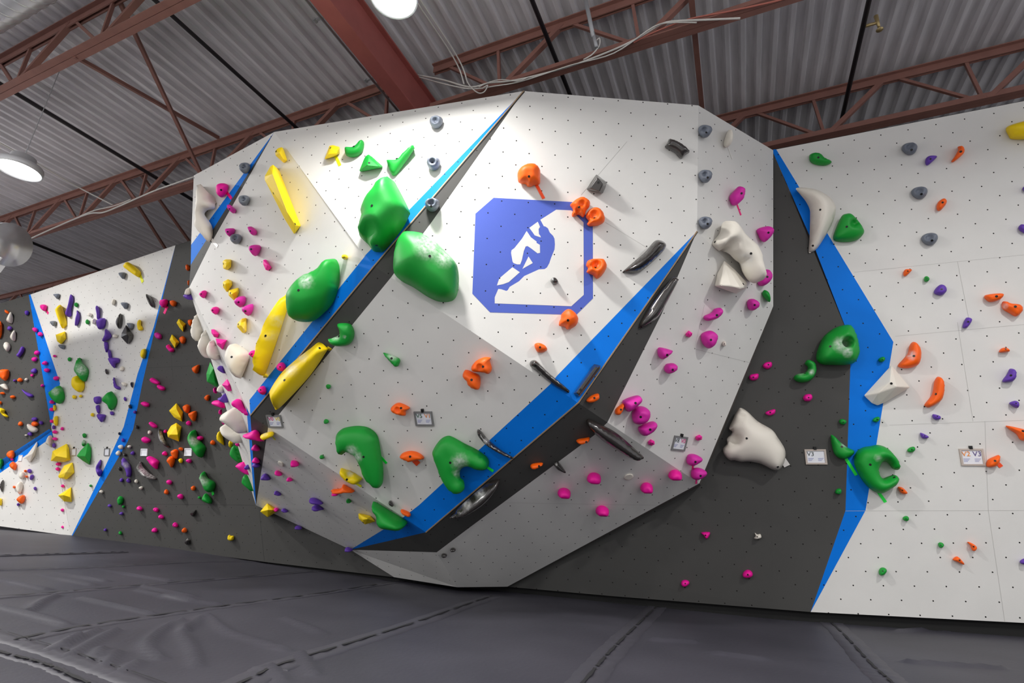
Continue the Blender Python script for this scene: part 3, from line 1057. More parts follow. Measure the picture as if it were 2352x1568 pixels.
        for j in range(m):
            a, b_ = order[j], order[(j + 1) % m]
            fc = (base[j], base[(j + 1) % m], b_, a)
            faces.append(fc if sg > 0 else fc[::-1])
    ob = obj('round_plate' if kind == 'z' else 'foothold' if kind == 's' else 'climbing_hold', verts, faces, HM[col], smooth=kind != 'f', loc=O)  # all small knobs go by foothold, finger knobs included
    tag(ob, label, 'plate' if kind == 'z' else 'foothold' if kind == 's' else 'climbing hold', group)
    at = ob.data.attributes.new('chalk', 'FLOAT', 'POINT')
    val = np.zeros(len(verts))
    if chalk:
        pp = np.array([proj(v) for v in verts])
        for x, y, r in chalk:
            e = np.hypot(pp[:, 0] - x, pp[:, 1] - y) / r
            val = np.maximum(val, 1.15 * np.clip(1.25 - e, 0, 1))
    at.data.foreach_set('value', np.clip(val, 0, 1))
    if kind == 'f' and ext > .1:
        bv = ob.modifiers.new('bevel', 'BEVEL')
        bv.width = .007
        bv.segments = 2
        bv.limit_method = 'ANGLE'
        bv.angle_limit = .35
    if bolts:
        tree = BVHTree.FromPolygons([Vector(v) for v in verts], faces)
        for x, y in bolts:
            rd = Vector(ray((x, y))).normalized()
            hit, nr, _, dist = tree.ray_cast(Vector(C), rd)
            if hit is None:
                continue
            if nr.dot(rd) > 0:
                nr = -nr
            r = min(.0095, ext * .085)
            c = np.array(hit)
            nr = np.array(nr)
            MB().tube([c - nr * .004, c + nr * .0016], r, 12).build('bolt', M['bolt'], ob)
    return ob


CW = dict(wh='white', pk='hot pink', mg='magenta', og='orange', ye='yellow', gn='green', bk='black', gy='grey', pu='purple')
PW = dict(F0='upper left corner panel', F1="block's left edge", F2='left facet of the block', F3='bright top panel', F4='emblem panel', F5='shaded central panel', F6='dim lower left facet', F7='right facet of the block', F7a='right facet of the block', F8="block's underside", W1='right white wall', W2='dark right wall', W3='left wall', W4='far left wall')
HOLDS = """F0|wh|b|.13|p460.2,422.4 468.9,431.5 488.4,454.5 493.7,470.6 491.8,479.8 478.1,482.1 470,490.1 473,498.1 479.2,506.2 487.3,521.1 488.4,541.8 481.5,554.4 475.8,553.2 464.3,539.5 450.5,521.1 450.5,500.4 454,454.5 455.1,429.3|q,482.7,454.5,10.3,.5|large cream sculpted hook hold at the far upper left corner panel
F0|pk|b|.09|p497.6,427 507.9,420.5 524,424.7 521.7,440.7 510.2,453.4 498.7,445.3|b,507.9,436.1|hot pink rounded hold on the blue stripe of the upper left corner panel
F0|gy|j|.1|e562.6,385.2,24.8,25.7,0|b,558.4,385.6|grey ring hold near the top of the corner panel's blue stripe
F2|gy|j|.1|e561.4,459.8,24.8,24.8,0|b,558.4,460.3|upper grey ring hold on the left facet
F2|gy|j|.1|e542.4,548.2,25.7,24.1,0|b,538.9,549.8|lower grey ring hold on the left facet, overlapping a pink one
F2|ye|f|.14|p648,337.4 659.9,368.4 652.1,374.6 632.4,356.9 631.9,346.6 638.8,339.7|k,641.1,350,1;k,651.4,366.1,.8;b,634.2,347.3|short yellow wedge hold at the very top of the left facet
F2|ye|f|.2|p627.3,377.6 634.2,387.9 691.2,518.8 675.5,538.3 654.9,505 607.8,413.2 607.8,405.1 620.4,382.2|k,626.2,399.4,1;k,643.4,445.3,1;k,659.5,486.7,1;k,677.8,516.5,.8;b,628,443.7;b,677.8,513.8|long yellow straight ramp hold high on the left facet
F2|mg|b|.09|p524,470.6 528.6,470.1 537.8,477.5 542.4,482.1 540.5,487.8 535.5,490.1 528.6,484.4 524,478.6|b,527.4,479.8|magenta rounded hold directly lower left of the upper grey ring hold on the left facet
F2|mg|b|.1|p518.3,528 525.1,524.1 538.9,525.2 537.8,534.9 530.9,544.1 524,540.6|b,522.8,532.1|magenta rounded hold directly above the yellow cube-like block hold alone on the left facet
F2|mg|b|.09|p570.4,522.3 578,520.2 588.3,528 590.1,536 583.7,540.8 575.7,536|b,575,530.3|magenta rounded hold directly below the upper grey ring hold on the left facet
F2|mg|b|.12|p574.1,567 583.7,562 598.6,564.7 596.3,578.5 586.5,588.4 575.7,578.5|b,576.8,572.1|magenta rounded hold directly below the long yellow straight ramp hold high on the left facet
F2|pk|f|.1|p604.4,596.9 610.1,595.7 623.9,614.1 615.8,621.4 610.1,619.4 604.4,606.1|k,613.5,608.4,1|hot pink faceted hold directly below the upper grey ring hold on the left facet
F2|ye|f|.12|p511.4,599.2 518.3,595 531.3,595.7 530.9,613 521.7,620.3 512.5,616.4|k,518.3,601.5,1;k,527.4,601.5,1;k,519.4,613,1;b,513.2,605.6|yellow cube-like block hold alone on the left facet
F2|ye|f|.12|p511.8,647.3 523.3,640.4 532.5,645 533.7,654.1 521,671.4 511.8,658.7|k,517.6,651.8,1;k,527.9,648.4,.9;b,513.7,654.1|upper of two touching yellow blocks on the left facet
F2|ye|f|.13|p547.4,659.9 548.6,672.5 539.4,692 524.5,678.3 524.5,666.8|k,532.5,674.8,1;k,544,667.9,.8;b,529.1,673.2|lower of two touching yellow blocks on the left facet
F2|mg|b|.12|p541,688.6 552,680.6 563.5,681.2 563.5,695.5 553.2,706 542.8,698.9|b,547.9,693.6|magenta rounded hold directly below the yellow cube-like block hold alone on the left facet
F2|mg|b|.12|p557.8,707 569.3,700.5 581.2,698.2 580.7,713.8 571.5,725.3 561.2,718.4|b,563.5,714.3|magenta rounded hold directly above the large white egg-shaped hold low on the left facet
F2|pk|b|.08|p459,673.7 467.1,666.8 474.6,668.4 474,677.1 468.2,684.9 461.3,680.6|b,461.8,674.8|hot pink rounded hold directly right of the purple hold at the block's leftmost corner
F2|pk|b|.09|p486.6,709.3 494.6,704 503.1,707 502.2,716.1 495.8,722.6 487.7,716.1|b,488.4,712|hot pink rounded hold directly below the yellow cube-like block hold alone on the left facet
F2|ye|f|.12|p565.8,729.5 565.8,762.1 557.8,765.5 544,750.6 545.1,741.4 555.5,731.1|k,552,746,1;k,560.1,755.2,.8;b,547.4,744.8;c,561.9,750.6,5.7|yellow faceted block with chalked face low on the left facet
F2|pk|f|.1|p485,756.3 491.2,755.9 503.1,766.7 499.2,775.8 491.2,773.5 485.4,764.4|k,491.2,766.7,1|hot pink faceted hold directly below the yellow cube-like block hold alone on the left facet
F2|pk|f|.12|p495.3,777 502.7,781.6 521,780.4 510.7,802.7 498.1,790.8|k,507.3,789.6,1;k,500.4,786.2,.8|hot pink faceted hold directly above the pink heart-like hold left of the yellow taped hold
F2|wh|b|.2|p537.1,789.6 548.6,791.9 569.3,808 572,824.1 557.8,860.8 550.9,868.8 534.8,851.6 524.5,824.1 527.9,803.4|b,532.1,819.5|large white egg-shaped hold low on the left facet
F2|pk|b|.1|p573.4,811.4 580.7,804.5 589.9,805.7 589.9,819.5 584.2,822.5 576.1,817.2|b,578.4,812.6|hot pink rounded hold directly above the pink heart-like hold left of the yellow taped hold
F2|ye|r|.22|p672.6,661 674.9,670.2 663.4,697.8 640.4,766.7 607.1,858.5 603.7,862.6 591.1,856.2 589.5,831 601.4,782.7 622.1,727.6 649.6,684|b,609.7,770.8;c,626.7,766.7,13.8;c,640.4,739.1,11.5|long curved yellow banana hold left of the blue stripe
F2|gn|b|.3|p764.4,594 774.8,599 780.5,619.7 778.2,656.4 764.4,695.5 741.5,720.7 716.2,738 681.8,736.8 671.4,720.7 669.1,688.6 672.6,670.2 686.4,649.6 707,631.2 736.9,617.4 750.7,601.3|b,685.7,666.3;c,702.4,645,16.1|big green boulder-like hold beside the yellow banana on the left facet
F2|ye|s|.09|e793.1,590.3,11.5,12.9,0|b,790.1,590.3|small yellow peg hold near the top of the blue stripe
F2|pk|b|.09|p637,841.3 642.7,832.8 651.9,832.8 656.5,842.4 649.6,852.1 639.3,849.8|b,643.2,842.4|upper pink knob on the blue stripe above the yellow ramp
F2|pk|b|.09|p594.1,894.1 601.4,886.1 609.4,888.4 611.7,899.8 604.8,906.7 596.8,902.1|b,598.6,895.2|lower pink knob on the blue stripe of the left facet
F3|ye|f|.13|p756.5,334.7 764.9,333 780.3,337.5 780.3,352.9 764.9,360.5 745.3,365.5 750.9,350.1|k,759.3,340.3,.9;k,777.5,341.7,.9;k,773.3,353.8,.9;k,753.1,354.3,.8;b,758.7,339.7|yellow wedge hold with tape tail on the bright top panel
F3|gn|b|.07|p791.5,344.5 794.4,337.5 811.2,336.9 823.8,324.9 830.8,321.2 836.4,329.1 833.6,345.9 823.8,357.1 809.8,361.3 795.8,357.1|b,812.6,336.4|curved green hold right of the yellow wedge on the bright top panel
F3|gn|f|.11|p835.6,365.5 839.2,358.5 846.3,354.3 854.7,359.9 879.9,382.4 877.1,385.2 826.6,393.6 825.2,390.8 840.7,368.4|k,843.5,379.6,1;k,871.5,382.4,.9;k,846.3,361.3,.6;b,847.9,374|green triangular hold in the middle of the bright top panel
F3|gn|b|.06|p945.9,333.3 951.5,337.5 948.7,347.3 913.6,396.4 903.8,403.4 896.8,396.4 888.4,371.2 889.8,366.9 910.8,365.5 927.6,348.7|b,911.4,364.1|green boomerang hold on the right of the bright top panel
F3|gy|j|.1|e1002,280.2,30.3,29.7,0|b,999.2,281.4|upper grey ring hold on the bright top panel
F3|gy|j|.1|e995.8,375.1,31.4,32.5,0|b,992.2,373.4|lower grey ring hold on the bright top panel
F3|gn|b|.32|p882.7,417.5 902.4,414.6 913.6,430.1 940.3,483.4 938.9,497.4 922,528.3 885.5,573.2 871.5,578.8 857.5,576 846.3,562 826.6,542.3 826.6,528.3 832.2,508.6 832.2,489 843.5,460.9 860.3,441.3 865.9,430.1|b,854.1,472.2;b,865.1,563.4;q,851.9,533.9,19.6,.25|big green teardrop boulder hold hanging on the bright top panel
F4|gy|j|.12|e992.7,469.9,33.7,31.4,0|b,990.2,473.6|dark grey round hold on the grey stripe beside the bright top panel
F4|gn|b|.3|p906,575 917,545 940,534 985,545 1040,595 1053,625 1052,668 1040,690 1012,693 985,683 950,660 922,645 904,622|b,987,588;c,985,565,30;c,1020,590,22|big green boulder hold left of the climber emblem
F4|og|b|.14|p1193.4,420.3 1189.5,412.7 1189.5,394.8 1201,380.8 1224,375.7 1239.3,387.1 1240.6,407.6 1239.3,422.9 1226.5,425.4 1218.9,429.2 1211.2,428 1207.4,422.9|b,1215.1,405|orange shell hold with tape tail above the climber emblem
F4|bk|f|.12|p1369.9,399.9 1394.4,419 1391.1,430.5 1384.7,444.5 1346.4,435.6 1351.5,426.7|k,1371.9,407.6,.9;k,1384.7,422.9,1;k,1377,439.4,.9;k,1354.1,431.8,.7;b,1374.5,419;c,1386,430.5,3.8|black trapezoid hold above the right corner of the emblem
F4|bk|b|.09|p1539,318.8 1563.3,328.5 1583.7,346.8 1573.5,356.5 1563.3,364.9 1548,350.2 1527.6,338.7 1532.7,328.5||black saddle-shaped hold at the top right of the emblem panel
F4|og|b|.12|p1326,456 1338.8,452.2 1354.1,462.4 1354.1,473.9 1346.4,484.1 1340.1,499.4 1328.6,493 1315.8,498.1 1313.3,491.7 1315.8,481.5 1309.4,471.3 1315.8,463.7|b,1330.1,475.9;q,1326,484.1,5.1,.3;q,1336.2,468.8,7.7,.2|ridged orange hold on the emblem's upper right corner
F4|og|b|.13|p1354.1,481.5 1366.8,476.9 1379.6,481.5 1388.5,496.8 1387.2,509.6 1374.5,517.2 1354.1,519.8 1348.5,514.7 1351.5,507 1345.2,496.8|b,1365.1,500.7;q,1364.3,494.3,10.2,.35|round orange cup hold just right of the emblem's upper corner
F4|og|b|.13|p1351.5,597.6 1371.9,593.8 1387.2,596.3 1393.6,611.6 1384.7,629.5 1371.9,640.2 1361.7,632 1347.7,625.7 1350.3,616.7 1346.4,609.1|b,1367.1,614.9;q,1369.4,609.1,10.2,.35|orange cup hold halfway down the emblem's right border
F4|bk|s|.06|p1266.1,639.7 1275,637.1 1282.7,647.3 1277.6,653 1269.9,652.4 1264.8,646.1|b,1273.2,642.2;c,1268.6,642.2,3.6|tiny black knob inside the climber emblem
F4|bk|r|.11|p1507.1,551.7 1530.1,561.9 1512.2,588.7 1468.9,624.4 1435.7,625.7 1433.7,620.6 1479.1,581|b,1474,610.4|slanted black rail hold left of the right blue stripe
F4|og|b|.13|p1290.2,720.4 1304,709.6 1317.8,715.8 1328.1,731.8 1322.4,747.9 1304,756.6 1297.1,750.2 1284.5,747.9 1284.5,738.7 1287.9,731.8|b,1304.7,735.3|round orange hold below the emblem's lower right corner
F4|og|b|.07|p1227.5,791.5 1237.4,787 1251.2,792.7 1256.9,803 1246.6,808.8 1234,807.6|b,1240.4,797.3|small orange lens-shaped hold above the black club hold
F4|bk|r|.08|p1217.9,830.6 1225.9,826.5 1235.1,830.6 1260.4,855.8 1285.6,876.5 1306.3,894.9 1307.4,899.5 1301.7,900.6 1267.3,881.1 1225.9,846.7 1217.9,839.8|b,1230.1,839.3|black club-shaped hold crossing onto the right blue stripe
F4|bk|f|.09|p1364.8,835.2 1379.8,838.6 1378.6,846.7 1331.5,911 1327,911 1316.6,904.1|k,1367.1,842.1,.9;k,1375.2,844.4,.9;k,1323.5,901.8,.9;k,1330.4,906.4,.9;b,1333.4,894.9;c,1345.3,860.4,13.8|black bar hold on the right blue stripe at the ridge
F5|gn|b|.1|p774.3,744.9 789.6,741.6 806.2,744.9 813.8,761.5 811.3,779.4 799.8,792.1 776.8,795.2 761.5,790.9 753.4,779.4 761.5,776.8 778.1,769.2 779.4,760.3|b,778.4,772.2;c,770.5,773,8.9;c,790.9,773.8,3.6|green bitten disc hold on the grey stripe above the yellow ramp
F5|ye|r|.2|p733.5,785.8 752.6,799.8 751.3,804.9 713.1,861 662,917.1 636.5,940.1 628.9,932.4 619.2,906.9 622.5,891.6 646.7,855.9 679.9,825.3 713.1,799.8|b,653.4,872.8;b,734.2,799.3;c,667.1,845.7,15.3;c,692.7,817.7,12.8|long yellow ramp hold on the grey stripe left of the shaded panel
F5|gn|b|.07|p884,810 917.1,822.8 915.9,838.1 910.8,841.9 904.4,839.3 882.7,815.1|b,899.3,822.8;c,901.8,816.4,11.5|small green triangular chalky hold on the shaded central panel
F5|gn|s|.05|e754.4,887.3,10.7,11.2,0|b,752.6,887.8|green knob directly left of the small green triangular chalky hold on the shaded central panel
F5|gn|s|.05|e749.4,967.6,11.3,11.8,0|b,747.5,968.4|small green knob directly above the orange winged hold under the yellow boat-shaped hold
F5|gn|s|.05|e739.5,1049.3,11.8,9.1,25||green knob directly left of the left big green comma-shaped hold on the shaded central panel
F5|og|b|.1|p1097.1,826.3 1112.4,819.9 1126.5,821.2 1125.2,828.9 1129.8,846.7 1122.7,858.2 1107.3,854.4 1086.9,853.1 1082.3,844.2 1088.2,834|b,1109.1,841.6;q,1102.2,841.6,7.7,.3|upper of the two touching orange holds on the shaded central panel
F5|og|b|.1|p1071.6,848.8 1086.9,854.4 1101,862 1103.5,877.3 1099.7,893.9 1084.4,891.4 1074.2,882.4 1071.6,874.8 1062.7,864.6 1065.3,853.1|b,1083.1,872.2|lower of the two touching orange holds on the shaded central panel
F5|og|b|.1|p905.8,928.4 918.6,924.5 939,933.5 940.3,938.6 932.6,943.7 930.1,954.4 908.4,950.1 896.9,939.8|b,921.1,936.8;q,913.5,939.8,6.4,.3|orange hold just left of the V5 V1 route card
F5|og|b|.1|p918.6,1047 926.2,1039.3 941.5,1035 959.4,1038.1 973.4,1048.3 972.1,1054.6 961.9,1055.9 939,1061 933.9,1058.5 919.8,1052.1|b,942,1048.3|orange mushroom hold with tape between the two big green holds
F5|gn|b|.15|p825.5,977.6 847.1,981.9 863.7,994.7 870.1,1010 875.2,1040.6 880.3,1073.8 879.8,1104.4 872.7,1118.4 862.4,1120.2 847.1,1109.5 834.4,1091.6 824.2,1066.1 814,1048.3 796.1,1038.1 791,1040.6 783.4,1044.4 774.4,1035.5 770.6,1015.1 773.2,997.2 785.9,984.5 803.8,979.4|b,834.9,1049;c,807.6,1034.2,11.5;c,819.1,1048.3,11.5|left big green comma-shaped hold on the shaded central panel
F5|gn|b|.15|p1028.3,1000.3 1043.6,1004.9 1066.5,1017.7 1097.1,1033 1117.6,1048.3 1123.2,1061 1120.1,1073.8 1109.9,1080.2 1094.6,1078.9 1074.2,1071.2 1061.4,1075.1 1056.3,1084 1057.6,1096.7 1065.3,1104.4 1066.5,1122.2 1056.3,1132.4 1043.6,1133 1028.3,1122.2 1015.5,1104.4 1005.3,1078.9 995.1,1050.8 993.8,1035.5 1010.4,1010|b,1034.1,1062.3;c,1056.3,1061,17.9;c,1049.9,1086.5,8.9|right big green claw hold reaching onto the lower blue stripe
F5|ye|b|.12|p782.1,1076.3 791,1076.3 829.3,1095.5 829.3,1103.1 816.5,1112 796.1,1104.4 782.1,1089.1|b,796.6,1101.1;q,805.1,1087.8,8.9,.35;c,803.8,1086.5,7.7|yellow boat-shaped hold below the left big green comma hold
F5|bk|r|.09|p1097.1,985.8 1104.8,989.6 1122.7,1010 1150.7,1033 1177.5,1049.5 1173.7,1052.9 1148.2,1041.9 1117.6,1022.8 1101,1004.9 1095.9,994.7|c,1117.6,1012.6,7.7;b,1100.5,998.5|thin black blade hold crossing the lower blue stripe
F5|bk|s|.05|p893.6,1150.6 898.9,1149.5 904.3,1158.6 902.9,1162.9 897,1161.3 892.8,1155.4||small black oval foothold above the lower green wedge
F5|og|b|.06|p920.3,1170.7 925.7,1169.4 940.4,1176 943.7,1182.7 939.1,1187 928.4,1182.7 921.2,1176.9||orange oval foothold at the lower end of the blue stripe
F6|wh|z|.012|e644.4,1065.7,16.1,8,40||flat white oval plate on the dim lower left facet
F6|pk|b|.09|p668.5,1059 673.9,1056.8 681.9,1059 687,1067 683.2,1070.2 669.8,1070.2||hot pink rounded hold directly left of the leftmost pink dome hold on the block's underside
F6|pk|b|.08|p631.8,1082.3 636.4,1080.1 644.4,1084.2 648.4,1090.3 643.1,1091.7 633.7,1089||hot pink rounded hold directly upper right of the lone yellow star-like foothold near the floor
F6|pk|b|.07|p659.1,1098.4 664.5,1095.9 670.4,1099.7 672.5,1102.9 665.8,1104.5 659.7,1102.9||hot pink rounded hold directly left of the orange winged hold under the yellow boat-shaped hold
F6|pu|b|.09|p599.7,1094.3 606.9,1087.6 613.6,1088.4 621.1,1099.7 617.6,1101.8 601.5,1100.2||purple rounded hold directly right of the lowest green hold just under the middle green claw
F6|pu|b|.07|p630.2,1129.2 635,1127 643.1,1131.8 645.7,1136.4 640.4,1137.2 631,1134.5||purple rounded hold directly below the flat white oval plate on the dim lower left facet
F6|pu|b|.07|p646.3,1170.2 652.4,1167.2 660.5,1172 661.3,1175.2 651.1,1175.5||purple rounded hold directly upper right of the lone yellow star-like foothold near the floor
F6|pu|b|.08|p677.9,1209 684.6,1206.1 691.3,1209 694,1213.8 685.9,1214.9 677.9,1213||purple rounded hold directly right of the lone yellow star-like foothold near the floor
F6|pu|b|.1|p712.2,1143.9 722.1,1142.6 734.1,1147.9 742.2,1156 734.1,1157.3 718.1,1155.4 711.6,1150.6||purple rounded hold directly left of the orange winged hold under the yellow boat-shaped hold
F6|pu|b|.1|p716.2,1164.5 724.8,1158.6 732.8,1160 743.5,1169.4 736.8,1170.7 726.1,1172.6 718.1,1169.9||purple rounded hold directly lower left of the orange winged hold under the yellow boat-shaped hold
F6|ye|f|.16|p613.6,1155.4 632.3,1166.7 636.4,1174.7 614.9,1187.6 597.5,1174.7|k,614.9,1170.7,1;k,627,1170.7,.9|yellow faceted block at the bottom left tip of the block
F6|pk|s|.07|e635,1169.9,10.7,9.1,0||small hot pink knob directly left of the orange winged hold under the yellow boat-shaped hold
F6|pk|s|.06|e604.2,1186.2,6.4,5.9,0||small hot pink knob directly upper right of the lone yellow star-like foothold near the floor
F6|og|b|.1|p760.9,1125.1 782.4,1121.1 789.1,1111.7 801.1,1118.4 813.2,1125.1 813.2,1129.2 798.4,1130.5 777,1132.4 763.6,1130.5||orange winged hold under the yellow boat-shaped hold
F6|pk|s|.06|e769.8,1134.5,16.1,7,0||hot pink knob directly lower left of the orange winged hold under the yellow boat-shaped hold
F6|gn|s|.06|p795.8,1147.9 799.8,1145.2 806.5,1150.6 805.9,1153.3 798.4,1153.8||small green knob directly lower right of the orange winged hold under the yellow boat-shaped hold
F6|ye|f|.12|p822.6,1178.7 850.7,1184.1 862.7,1197.5 838.6,1204.2 834.6,1201.5 823.9,1190.8|k,844,1190.8,1;k,833.3,1193.5,.8;b,833.8,1199.4|yellow wedge hold left of the lower green wedge
F6|gn|b|.2|p856,1153.3 864.1,1153.3 894.9,1172 932.4,1194.8 932.4,1205.5 919,1214.4 892.2,1212.2 876.1,1208.2 866.8,1196.1 865.4,1180.1 857.4,1169.4||lower green wedge-shaped hold above the bottom blue tip
F6|pu|b|.09|p792.6,1259.1 798.4,1255.6 807.8,1259.1 810.5,1263.7 801.1,1265.8 793.1,1264.5||purple hold at the bottom blue tip of the block
F6|pk|b|.07|p578,1027.9 585.4,1020.6 593.4,1024.5 596.9,1033.7 587.7,1034.8 578.5,1032.5||hot pink rounded hold directly below the pink heart-like hold left of the yellow taped hold
F6|pk|b|.07|p579.7,1056.6 585.4,1050.4 593.4,1053.2 596.4,1061.2 588.8,1062.8 580.3,1061.2||hot pink rounded hold, second one above the lone yellow star-like foothold near the floor
F6|pu|b|.06|p579.7,1067 585.4,1061.9 595.7,1064.7 597.3,1070.4 587.7,1073.4 580.3,1071.5||purple rounded hold directly below the pink heart-like hold left of the yellow taped hold
F7a|gy|j|.1|e1619,300.7,30.6,30,0|b,1622.8,303.5|top one of three grey ring holds down the right facet's inner edge
F7a|gy|j|.1|e1619.9,404,30,30.6,0|b,1625.4,407.5|middle one of three grey ring holds down the right facet's inner edge
F7a|gy|j|.1|e1619.9,511.1,30,30,0|b,1625.4,514|bottom one of three grey ring holds down the right facet's inner edge
F7a|wh|b|.11|p1674.8,297.5 1680.5,307.7 1680.5,320.4 1674.8,335.4 1666.8,338.6 1662,331.6 1666.8,312.5||small cream spoon hold with white tape tail near the upper right edge
F7a|mg|b|.1|p1697.1,427.9 1709.9,433.6 1708.3,452.8 1700.3,463.9 1689.1,471.9 1679.6,468.7 1675.4,452.8 1684.4,440|b,1703.2,443.9|magenta bean hold with pink tape tail on the upper right facet
F7a|mg|b|.1|p1739.2,526.1 1764.1,519.1 1776.2,526.1 1773.6,538.9 1757.7,555.5 1748.1,551.6 1741.1,538.9|b,1765,534.1|magenta hold at the right facet's outer edge, upper of two
F7a|mg|b|.1|p1748.1,625 1764.1,618.6 1773,631.4 1767.3,647.3 1751.3,656.9 1740.2,650.5|b,1762.5,635.5|magenta hold partly hidden behind the cream blob hold
F7a|wh|b|.24|p1670,507 1684.4,516.6 1700.3,538.9 1725.8,561.2 1738.6,586.7 1740.2,602.7 1747.5,631.4 1743.4,644.1 1733.8,650.5 1719.4,644.1 1706.7,625 1700.3,605.8 1687.6,596.3 1665.2,574 1652.5,575.5 1638.1,564.4 1638.1,554.8 1652.5,535.7 1658.9,513.4|b,1724.9,581.9;b,1642,555.5;q,1674.8,562.8,12.8,.3;c,1713.1,599.5,19.1|large cream drooping blob hold on the right facet
F7|wh|f|.2|p1663.6,597.9 1687.6,618.6 1716.2,648.9 1716.2,660.1 1690.7,674.4 1641.3,656.9 1647.7,628.2|k,1666.8,615.4,.5;k,1655.7,655.3,1;k,1678,653.7,1;k,1700.3,661.6,1;b,1707.3,652.1|cream quarter-round wedge hold below the drooping blob hold
F7|gn|r|.06|p1755.3,665.8 1765.6,670.8 1770,684 1767.6,693.7 1758.3,687 1750.9,675.2||small green leaf hold at the right facet's outer edge
F7|mg|b|.09|p1717.2,689.9 1730.4,686.1 1743.6,694.3 1742.1,704.6 1730.4,712.8 1718.6,709|b,1733.3,700.2|magenta rounded hold directly below the large cream drooping blob hold on the right facet
F7|mg|b|.1|p1655.5,706.9 1658.5,717.8 1646.7,731 1626.2,736.8 1617.4,732.4 1617.4,725.1 1633.5,717.8 1640.9,709|b,1646.7,723.6|magenta kidney-shaped hold in the middle of the right facet
F7|mg|b|.11|p1613,764.7 1632.1,758.9 1646.7,767.7 1646.7,780.9 1637.9,795.5 1626.2,799.9 1614.5,789.7 1609.5,775|b,1632.9,780.3|large magenta round hold beside a tiny white knob
F7|wh|s|.04|e1663.5,789.1,8.8,12.3,0|b,1664.3,789.4|tiny white knob right of the large magenta round hold
F7|pk|f|.06|p1574.8,766.2 1582.2,758.9 1590.4,764.7 1588.9,770.6 1583.6,775 1576.3,771.5|k,1582.2,764.7,1;k,1585.1,769.1,.9;b,1587.2,767.1|tiny hot pink cube hold on the right facet
F7|mg|b|.1|p1515.2,797.3 1542.8,804.2 1542.8,809.9 1524.4,824.8 1513,819.1 1510.2,805.3|b,1532.5,815|magenta rounded hold directly left of the large magenta round hold beside a tiny white knob
F7|mg|b|.1|p1531.3,835.2 1547.4,834 1556.1,842.1 1549.7,853.5 1535.9,858.1 1526.7,851.3 1526.3,842.1|b,1545.1,849|magenta rounded hold directly above the lowest of three clustered magenta holds by the dark ridge
F7|mg|b|.12|p1464.7,907.5 1472.8,913.2 1470.5,924.7 1446.4,944.9 1434.9,938.5 1429.1,922.4 1434.9,916.7 1448.7,911|b,1459.7,925.4|topmost of three clustered magenta holds by the dark ridge
F7|mg|b|.12|p1460.1,933.9 1476.2,932.8 1490,940.8 1492.7,954.6 1485.4,968.4 1471.6,974.8 1456.7,970.7 1451.6,956.9 1453.2,943.1|b,1471.6,957.3|middle of three clustered magenta holds by the dark ridge
F7|mg|b|.12|p1467,979.8 1496.9,967.2 1508.4,974.1 1501.5,989 1483.1,1000.5 1471.6,995.9|b,1493.4,986.3|lowest of three clustered magenta holds by the dark ridge
F7|pk|f|.06|p1488.6,1013.4 1495.2,1008.6 1503.1,1012.8 1503.9,1019.9 1496.5,1023.4 1489.1,1019.9|k,1496.5,1016,1;b,1499.7,1017.6|tiny hot pink cube under the three clustered magenta holds
F7|pk|f|.06|p1598.3,1001.6 1607.1,998 1613,1002.4 1612.4,1009.2 1602.7,1011.8 1598,1008.3|k,1605.6,1004.5,1;b,1609.5,1004.8|tiny hot pink cube right of the V8 V0 route card
F7|mg|b|.1|p1579.2,1045 1593.9,1042.1 1611.5,1050.9 1610.1,1059.7 1591,1069.9 1577.8,1062.6|b,1597.4,1060.5|upper of two magenta holds at the right facet's bottom tip
F7|mg|b|.1|p1589.5,1077.3 1605.6,1073.7 1622.7,1083.1 1617.4,1094.9 1599.8,1102.2 1588,1094.9|b,1609.2,1092.5|lower of two magenta holds at the right facet's bottom tip
F7|bk|r|.07|p1556.6,640 1555.4,649.2 1519.8,715.8 1501.5,736.4 1471.6,753.7 1469.3,750.2 1476.2,731.8 1508.4,683.6 1531.3,653.8 1547.4,635.4|b,1519.4,688.7|long black blade hold on the dark stripe of the right ridge
F7|og|b|.06|p1375.2,904.1 1374,917.8 1356.8,924.7 1347.6,921.3 1348.8,915.5 1361.4,906.4|b,1365.3,913.7|small orange hold on the dark stripe just below the ridge corner
F7|og|b|.06|p1431.4,925.9 1432.6,936.2 1423.4,952.3 1413.1,950 1414.2,938.5 1423.4,930.5|b,1426.2,940.3|small orange hold touching the topmost clustered magenta hold
F8|pk|b|.12|p1348.4,1096.4 1354.2,1087.2 1366,1084.5 1377.9,1090.3 1380.5,1103 1373.9,1109.6 1356.8,1108.8 1348.9,1104.3||pink dome hold on the underside right of the black pebble hold
F8|pk|b|.12|p1280.9,1129.3 1286.9,1121.4 1298.8,1120.1 1309.3,1126.7 1310.7,1137.2 1305.4,1143 1288.3,1142 1281.7,1137.2||leftmost pink dome hold on the block's underside
F8|pk|b|.12|p1470.7,1117.5 1476.7,1109.6 1487.3,1107.5 1497.8,1114.1 1499.7,1125.4 1495.2,1130.7 1478,1130.4 1471.5,1125.4||pink dome hold right of the white plate on the underside
F8|pk|b|.12|p1368.7,1168.9 1375.2,1161.5 1387.1,1161 1397.6,1168.9 1398.4,1179.4 1393.7,1183.9 1375.2,1183.1 1368.7,1176.8||lowest pink dome hold on the block's underside
F8|pk|b|.12|p1534.7,1089.8 1541.3,1080.6 1553.2,1078.2 1564.5,1085.8 1566.4,1096.4 1561.1,1100.9 1542.6,1100.9 1536,1096.4||rightmost pink dome hold on the underside below the ridge
F8|wh|z|.01|e1444.3,1095.6,21.1,12.7,-15||flat white round plate on the block's underside
F8|bk|s|.06|p1272.4,1062.1 1283,1060.8 1298.8,1081.9 1296.2,1085.8 1280.3,1077.9 1272.4,1068.7|c,1277.7,1066.1,3.2|black pebble hold below the dark stripe on the underside
